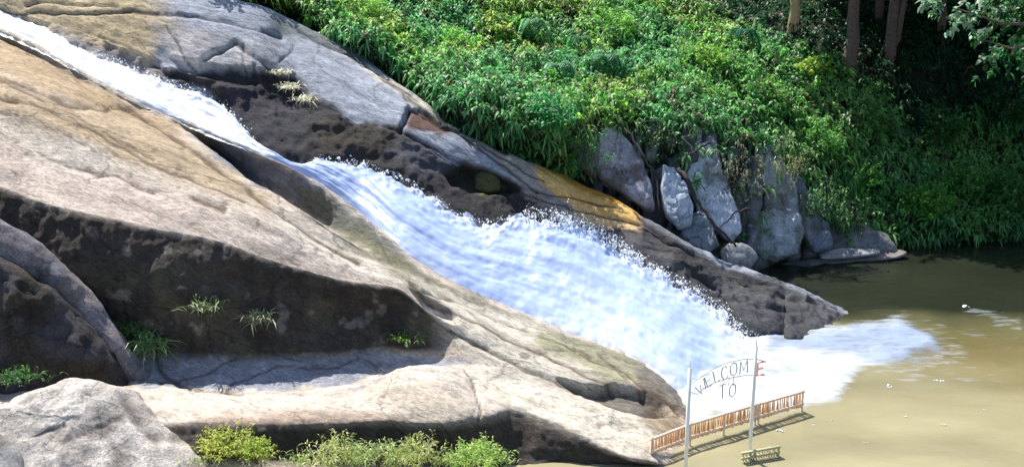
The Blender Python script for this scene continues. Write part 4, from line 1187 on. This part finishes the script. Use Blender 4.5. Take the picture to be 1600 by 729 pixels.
# ------------------------------------------------------------------ trees
BARK_P = plain('pale_bark', (.38,.27,.15), .85, .3, 5)
BARK_D = plain('dark_bark', (.11,.075,.065), .9, .35, 5)
crown_meshes = []
def crown_mesh(seed, R_=4.2, H_=3.4, n=520, leaf=(.42,.11), col=(.035,.11,.03)):
    rng = np.random.default_rng(seed)
    cl_ = rng.normal(0, 1, (16, 3)); cl_ /= np.linalg.norm(cl_, axis=-1, keepdims=True)
    cl_ *= np.array([R_ * .7, R_ * .7, H_ * .65]) * rng.random((16, 1)) ** .4
    i = rng.integers(0, 16, n)
    u = rng.normal(0, 1, (n, 3)); u /= np.linalg.norm(u, axis=-1, keepdims=True)
    pos = cl_[i] + u * rng.uniform(.9, 1.5, (n, 1)) * R_ * .32
    c = np.array(col) * (1 + rng.normal(0, .2, (n, 1)))
    return foliage_mesh('crown', [sprigs(pos, u + np.array([0, 0, -.1]), np.full(n, 1.0), 11, leaf[0], leaf[1], rng, c, .35)]), cl_
crowns = [crown_mesh(1000 + k) for k in range(2)]
def tree(x, y, z, h, r, label, bark, lean=0.0, k=0, s=1.0, limbs=True, group='trees on the upper right of the bank', fork=False):
    t = thing('tree', label, 'tree', (x, y, z), group)
    cm, cl_ = crowns[k]
    m = MB()
    top = np.array([lean * h, 0, h])
    P_ = []; rs = []
    rg = random.Random(int(x * 13 + y * 7))
    for j in range(9):
        f = j / 8
        P_.append(top * f + np.array([rg.gauss(0, .06), rg.gauss(0, .06), 0]) * (1 if j else 0) + np.array([0, 0, -.6 if j == 0 else 0]))
        rs.append(r * (1.0 - .5 * f) * (1.35 if j == 0 else 1))
    m.tube(P_, rs, 12)
    for c in cl_[:10]:
        e = top + c * s + np.array([0, 0, 1.5 * s])
        b0 = top * rg.uniform(.78, .97)
        m.tube([b0, b0 * .45 + e * .55 + np.array([0, 0, .3]), e], [r * .38, r * .22, .03], 6)
    if fork:
        m.tube([top * .15, top * .2 + np.array([.45, .1, .3]), top * .8 + np.array([.9, .2, 0]), top + np.array([1.5, 0, 1])], [r * .6, r * .6, r * .45, .08], 9)
    link('trunk', m.mesh('trunk'), bark, parent=t)
    c = link('crown', cm, LEAF, parent=t, loc=tuple(top + np.array([0, 0, 1.5 * s])))
    c.scale = (s, s, s)
    c.rotation_euler = (0, 0, rg.uniform(0, 6.28))
    return t
def base_of(px, py): 
    p = surf(px, py); return p
def put_tree(px, py, h, r, label, bark, **kw):
    p = base_of(px, py)
    return tree(p[0], p[1], p[2] - .2, h, r, label, bark, **kw)
put_tree(1240, 58, 9.0, .40, 'tree with a straight pale tan trunk standing in the light, leftmost of the trunks', BARK_P, k=0, s=1.1)
put_tree(1330, 112, 9.5, .48, 'tree with a thick reddish brown trunk, second trunk from the left', BARK_D, k=1, s=.95, lean=-.02)
put_tree(1388, 105, 9.5, .42, 'tree with a dark violet grey trunk, third trunk from the left', BARK_D, k=0, s=.95, lean=.01, fork=True)
put_tree(1285, 20, 9.0, .22, 'tree with a slim dark trunk far back between the pale and the reddish trunk', BARK_D, k=1, s=1.1)
put_tree(1470, 60, 8.5, .30, 'dim tree trunk far back right of the violet grey trunk', BARK_D, k=1, s=1.3)
put_tree(1560, 50, 8.5, .32, 'dim tree trunk far back near the right edge', BARK_D, k=0, s=1.3)
tree(33.0, 76.5, .4, 12.5, .38, 'tree beyond the right edge whose shade falls on the dark water', BARK_D, k=1, s=1.25)
tree(41.0, 74.0, .4, 13.5, .38, 'second tree beyond the right edge over the dark water', BARK_D, k=0, s=1.35)
tree(26.5, 93.0, 8.8, 10.5, .36, 'tree with its crown above the picture behind the right hand bushes', BARK_D, k=0, s=1.3)
tree(37.0, 88.0, 9.0, 9.5, .36, 'crown above the dark right corner of the forest', BARK_D, k=1, s=1.5)
for i, (x, y) in enumerate(((24,100),(31,104),(39,98),(47,104),(52,92),(20,112),(29,118),(40,116),(50,118),(14,108),(58,110))):
    k = np.argmin((PC[..., 0] - x) ** 2 + (PC[..., 1] - y) ** 2); p = PC.reshape(-1, 3)[k]
    tree(p[0], p[1], p[2] - .3, 8.5 + i % 3, .3, 'forest tree in the dark background behind the front trunks', BARK_D, k=i % 2, s=1.5, group='dark forest trees far behind')

# overhanging pale leafy branch, top right: the limb of a tree beyond the right edge
t = thing('tree', 'tree at the top right whose pale leafy branch hangs into the picture', 'tree', tuple(pt(1760, 300, D=72)))
b0 = np.array(t.location)
m = MB(); tip = pt(1490, 12, D=70) - b0; tip2 = pt(1530, 60, D=69.5) - b0
m.tube([(0,0,-3),(0,0,4),(-.3,0,9),(-.4,0,14)], [.5,.4,.32,.2], 12)
m.tube([(-.3,0,9), (-3,-.5,9.6), tip * .75 + np.array([0,0,1.8]), tip], [.22,.15,.08,.02], 7)
m.tube([(-3,-.5,9.6), tip2 * .8 + np.array([0,0,1.2]), tip2], [.12,.06,.02], 6)
link('trunk', m.mesh('trunk'), BARK_D, parent=t)
rng = np.random.default_rng(77)
def branch_leaves(cpts, n, leaf, col, seed, sp=(.55,.4,.4)):
    rng = np.random.default_rng(seed)
    i = rng.integers(0, len(cpts), n)
    pos = np.array(cpts)[i] + rng.normal(0, 1, (n, 3)) * np.array(sp) 
    d = rng.normal(0, .8, (n, 3)) + np.array([-.4, -.4, -.15])
    c = np.array(col) * (1 + rng.normal(0, .15, (n, 1)))
    return sprigs(pos, d, np.full(n, .5), 6, leaf[0], leaf[1], rng, c, .3)
cp = [pt(px, py, D=70) - b0 for px, py in ((1450,2),(1475,8),(1500,22),(1520,40),(1495,40),(1530,15),(1545,0))]
link('branch_foliage', foliage_mesh('branch_foliage', [branch_leaves(cp, 46, (.42,.12), (.20,.32,.21), 5, (.3,.3,.25))]), LEAF, parent=t)
cp = [pt(px, py, D=72) - b0 for px, py in ((1560,40),(1590,70),(1620,40),(1600,10),(1570,100),(1640,100),(1590,-20),(1540,-30),(1480,-40))]
link('branch_foliage', foliage_mesh('branch_foliage', [branch_leaves(cp, 90, (.42,.12), (.04,.14,.06), 6, (.8,.5,.5))]), LEAF, parent=t)
cm, cl_ = crowns[0]
c = link('crown', cm, LEAF, parent=t, loc=(-.4, 1, 16)); c.scale = (1.3, 1.3, 1.2)

# ------------------------------------------------------------------ roots, vines and dead branches on the cliff
VINE = plain('dark_root', (.022,.018,.018), .85)
def strand(name, label, cat, pts, r, group=None):
    P_ = [pt(x, y, D=d) for x, y, d in pts]
    b = P_[-1].copy()
    m = MB(); n = len(P_)
    Pf = []
    for a, c in zip(P_[:-1], P_[1:]):
        for k in range(4): Pf.append(a + (c - a) * k / 4 + np.random.default_rng(int(abs(a[0]) * 100) + k).normal(0, .04, 3) - b)
    Pf.append(P_[-1] - b)
    m.tube(Pf, list(np.linspace(r, r * .45, len(Pf))), 6)
    o = link(name, m.mesh(name), VINE, loc=tuple(b)); tag(o, label, cat, group); return o
strand('branch', 'dark dead branch lying diagonally across the tall pale cliff slab', 'branch', [(1172,326,65.6),(1152,330,65.5),(1138,342,65.3),(1120,358,65.0),(1118,368,65.0)], .07)
strand('root', 'long dark root running down between the short and the tall cliff slab', 'root', [(1058,262,67.2),(1074,282,66.3),(1092,318,65.8),(1112,345,65.2),(1136,372,64.8),(1150,385,64.9)], .13)
strand('root', 'dark forked root arching over the top of the tall pale slab', 'root', [(1108,222,68.6),(1098,226,68.4),(1088,236,68.0),(1072,243,67.6),(1066,254,67.2)], .08)
strand('root', 'thin root twisting above the reddish block of the cliff', 'root', [(1066,214,69.5),(1078,226,68.8),(1085,244,68.0)], .05)
strand('root', 'dark root between the leftmost slab and the black cleft', 'root', [(962,186,70),(985,212,69),(1008,245,68),(1028,285,67.2),(1030,330,66.2)], .09)
strand('root', 'pale stalk hanging at the right bank above the waterline bushes', 'root', [(1392,190,80),(1402,205,78),(1410,222,77)], .07)
# hanging leaves on the cliff
def hang(label, px, py, D, n, rx, rz, col, seed, leaf=(.26,.04)):
    rng = np.random.default_rng(seed)
    b = pt(px, py, D=D)
    t = thing('hanging_plant', label, 'hanging plant', tuple(b), 'plants hanging over the cliff')
    pos = rng.normal(0, 1, (n, 3)) * np.array([rx, .25, rz]); pos[:, 2] -= rz
    d = rng.normal(0, .5, (n, 3)) + np.array([0, -.4, -.5])
    c = np.array(col) * (1 + rng.normal(0, .2, (n, 1)))
    link('foliage', foliage_mesh('foliage', [sprigs(pos, d, np.full(n, .6), 8, leaf[0], leaf[1], rng, c, .5)]), LEAF, parent=t)
    m = MB()
    for k in range(6):
        x = rng.normal(0, rx); m.tube([(0, 0, rz * 1.1), (x * .5, -.1, rz), (x + .1, -.2, -rz), (x + rng.normal(0, .2), -.2, -rz * 2.2)], [.02, .02, .018, .008], 5)
    link('stem', m.mesh('stem'), VINE, parent=t)
hang('pale tangled stems hanging at the upper left of the largest slab', 1160, 235, 69.5, 60, .7, .8, (.20,.22,.15), 51, (.24,.022))
hang('dry pale stems hanging on the cliff above the slim dark slab', 1235, 235, 71.5, 70, .9, .6, (.20,.23,.12), 52, (.26,.025))
hang('green leaves hanging between the largest slab and the waterline rock', 1290, 300, 71.5, 90, .8, .6, (.08,.19,.07), 53)
hang('dark leaves drooping over the black cleft of the cliff', 1030, 200, 70.0, 70, 1.0, .4, (.05,.12,.04), 54)
hang('leaves drooping over the left end of the cliff', 905, 215, 67.8, 80, .6, .7, (.06,.18,.06), 55)
hang('thin greyish leaves hanging beside the recessed dark rock', 1140, 300, 69.0, 45, .5, .9, (.10,.15,.09), 56, (.22,.025))
hang('leaves reaching down at the right shoulder of the cliff', 1330, 330, 72.5, 70, .7, .5, (.09,.2,.07), 57)

# ------------------------------------------------------------------ welcome sign and bamboo railings
POST = plain('white_painted_pole', (.80,.80,.76), .5, .08, 6)
LET = plain('sign_metal', (.38,.40,.44), .5, .1, 10)
LETR = plain('red_sign_metal', (.75,.30,.28), .5, .1, 10)
BAM = plain('orange_bamboo', (.68,.38,.19), .55, .25, 9)
BAMP = plain('pale_bamboo', (.80,.60,.45), .55, .2, 9)
BAMG = plain('green_bamboo', (.46,.43,.24), .6, .25, 9)
p1 = pt(1078, 575, z=4.62); p2 = pt(1181, 545, z=4.62)
ax = (p2 - p1); ax[2] = 0; span = np.linalg.norm(ax); ax /= span
g = thing('welcome_sign', 'metal letter arch reading WELCOME TO between two white poles at the pool edge', 'sign', (p1[0], p1[1], -.6))
b0 = np.array(g.location)
for p, top in ((p1, 4.62), (p2, 4.75)):
    m = MB(); q = p - b0
    m.tube([(q[0], q[1], -.6), (q[0], q[1], top + .6)], .072, 12)
    m.tube([(q[0], q[1], top + .6), (q[0], q[1], top + .95)], [.03, .012], 6)
    link('pole', m.mesh('pole'), POST, parent=g)
GL = {'W': [[(0,1),(.25,0),(.5,.7),(.75,0),(1,1)]], 'E': [[(.9,1),(.1,1),(.1,0),(.9,0)],[(.1,.52),(.75,.52)]], 'L': [[(.1,1),(.1,0),(.85,0)]],
      'C': [[(.9,.85),(.65,1),(.3,.97),(.08,.7),(.08,.3),(.3,.03),(.65,0),(.9,.15)]], 'O': [[(.5,1),(.15,.85),(.03,.5),(.15,.15),(.5,0),(.85,.15),(.97,.5),(.85,.85),(.5,1)]],
      'M': [[(.02,0),(.1,1),(.5,.25),(.9,1),(.98,0)]], 'T': [[(0,1),(1,1)],[(.5,1),(.5,0)]]}
def letter(ch, px, py, w, h, mat, rot=0):
    # place in the plane of the sign: solve position along the pole to pole line from the bearing
    a = (px - 800) / F_PX
    best = None
    for s in np.linspace(-.3, span + .8, 400):
        p = p1 + ax * s
        d = abs(bearing(np.array([p[0], p[1], 4.4]))[0] - px)
        if best is None or d < best[0]: best = (d, s)
    s = best[1]; base = p1 + ax * s
    zz = np.linspace(2.5, 6, 400); P_ = np.stack([np.full(400, base[0]), np.full(400, base[1]), zz], -1)
    z = zz[np.argmin(np.abs(bearing(P_)[:, 1] - py))]
    c = np.array([base[0], base[1], z]) - b0
    m = MB()
    cr, sr = math.cos(rot), math.sin(rot)
    for st in GL[ch]:
        pts = []
        for u, v in st:
            x = (u - .5) * w; y = (v - .5) * h
            x, y = x * cr - y * sr, x * sr + y * cr
            pts.append(c + ax * x + np.array([0, 0, 1]) * y)
        m.tube(pts, .042 if mat is LETR else .026, 5)
    return link('letter', m.mesh('letter', False), mat, parent=g)
for ch, px, py, w, h, r_ in (('W',1097,604,.50,.50,.55),('E',1108,594,.32,.50,.42),('L',1120,586,.30,.52,.30),('C',1133,582,.36,.54,.20),('O',1147,576,.38,.54,.10),('M',1163,573,.42,.52,.02)):
    letter(ch, px, py, w, h, LET, r_)
letter('E', 1190, 575, .46, .52, LETR, -.05)
letter('T', 1131, 611, .30, .55, LET, .05); letter('O', 1147, 609, .36, .55, LET, 0)
# the thin hoop that carries the letters
def plane_pt(px, py):
    best = None
    for s in np.linspace(-.4, span + 1.0, 600):
        p = p1 + ax * s; d = abs(bearing(np.array([p[0], p[1], 4.2]))[0] - px)
        if best is None or d < best[0]: best = (d, s)
    base = p1 + ax * best[1]; zz = np.linspace(1.5, 6, 800)
    P_ = np.stack([np.full(800, base[0]), np.full(800, base[1]), zz], -1)
    return P_[np.argmin(np.abs(bearing(P_)[:, 1] - py))] - b0
m = MB(); m.tube([plane_pt(*q) for q in ((1080,612),(1090,615),(1100,606),(1115,598),(1133,592),(1150,588),(1170,585),(1198,586))], .018, 5)
m.tube([plane_pt(*q) for q in ((1080,600),(1090,592),(1105,582),(1120,572),(1140,565),(1160,561),(1180,560),(1198,565))], .018, 5)
link('hoop', m.mesh('hoop'), LET, parent=g)
for qa, qb_ in (((1140,588),(1140,602)), ((1131,592),(1131,604)), ((1147,588),(1147,602))):
    m = MB(); m.tube([plane_pt(*qa), plane_pt(*qb_)], .015, 5); link('hanger', m.mesh('hanger'), LET, parent=g)

def railing(label, a, b, z0, h, posts, npk, mats, jitter=.05, name='bamboo_railing', low=.12, pw=.027):
    a = np.array(a, float); b = np.array(b, float)
    d = b - a; L_ = np.linalg.norm(d); u = d / L_
    t = thing(name, label, 'railing', tuple(a))
    for s in posts:
        m = MB(); q = u * (L_ * s)
        m.tube([q + [0, 0, z0 - a[2] - 1.2], q + [0, 0, h * 1.12]], .05, 8); link('post', m.mesh('post'), mats[1], parent=t)
    for zz, r in ((h, .058), (low, .055)):
        m = MB(); m.tube([u * (-.05) + [0, -.04, zz], u * (L_ * .5) + [0, -.04, zz + .01], u * (L_ + .05) + [0, -.04, zz]], r, 8)
        link('rail', m.mesh('rail'), mats[1], parent=t)
    rg = random.Random(int(L_ * 100))
    for k in range(npk):
        s = (k + .5) / npk * L_
        m = MB(); tx = rg.gauss(0, jitter)
        m.tube([u * s + [0, .02, low - .12 - rg.random() * .06], u * (s + tx) + [0, .02, h + rg.random() * .06]], pw * rg.uniform(.8, 1.3), 5)
        link('picket', m.mesh('picket'), mats[0], parent=t)
    return t
def rz(px, py, z): return pt(px, py, z=z)
A_ = rz(1017, 710, .25); B1 = rz(1078, 686, .25); B2 = rz(1180, 655, .25); B3 = rz(1253, 634, .25)
railing('orange bamboo railing in front of the rock, left of the first white pole', A_, B1, 0, .68, (0, 1), 26, (BAM, BAMP))
railing('orange bamboo railing between the two white poles above the pool', B1 + [.06,.04,0], B2, 0, .68, (.5, 1), 42, (BAM, BAMP))
railing('orange bamboo railing right of the second white pole ending over the water', B2 + [.06,.04,0], B3, 0, .68, (.04, 1), 32, (BAM, BAMP))
A2 = pt(1160, 716, z=.15); B4 = pt(1216, 706, z=.15)
railing('short greenish bamboo railing at the bottom edge right of the second white pole', A2, B4, 0, .25, (.2, 1), 14, (BAMG, BAMG), low=.03)
print('tris', sum(len(o.data.loops) - 2 * len(o.data.polygons) for o in bpy.data.objects if o.type == 'MESH'), 'objs', len(bpy.data.objects))
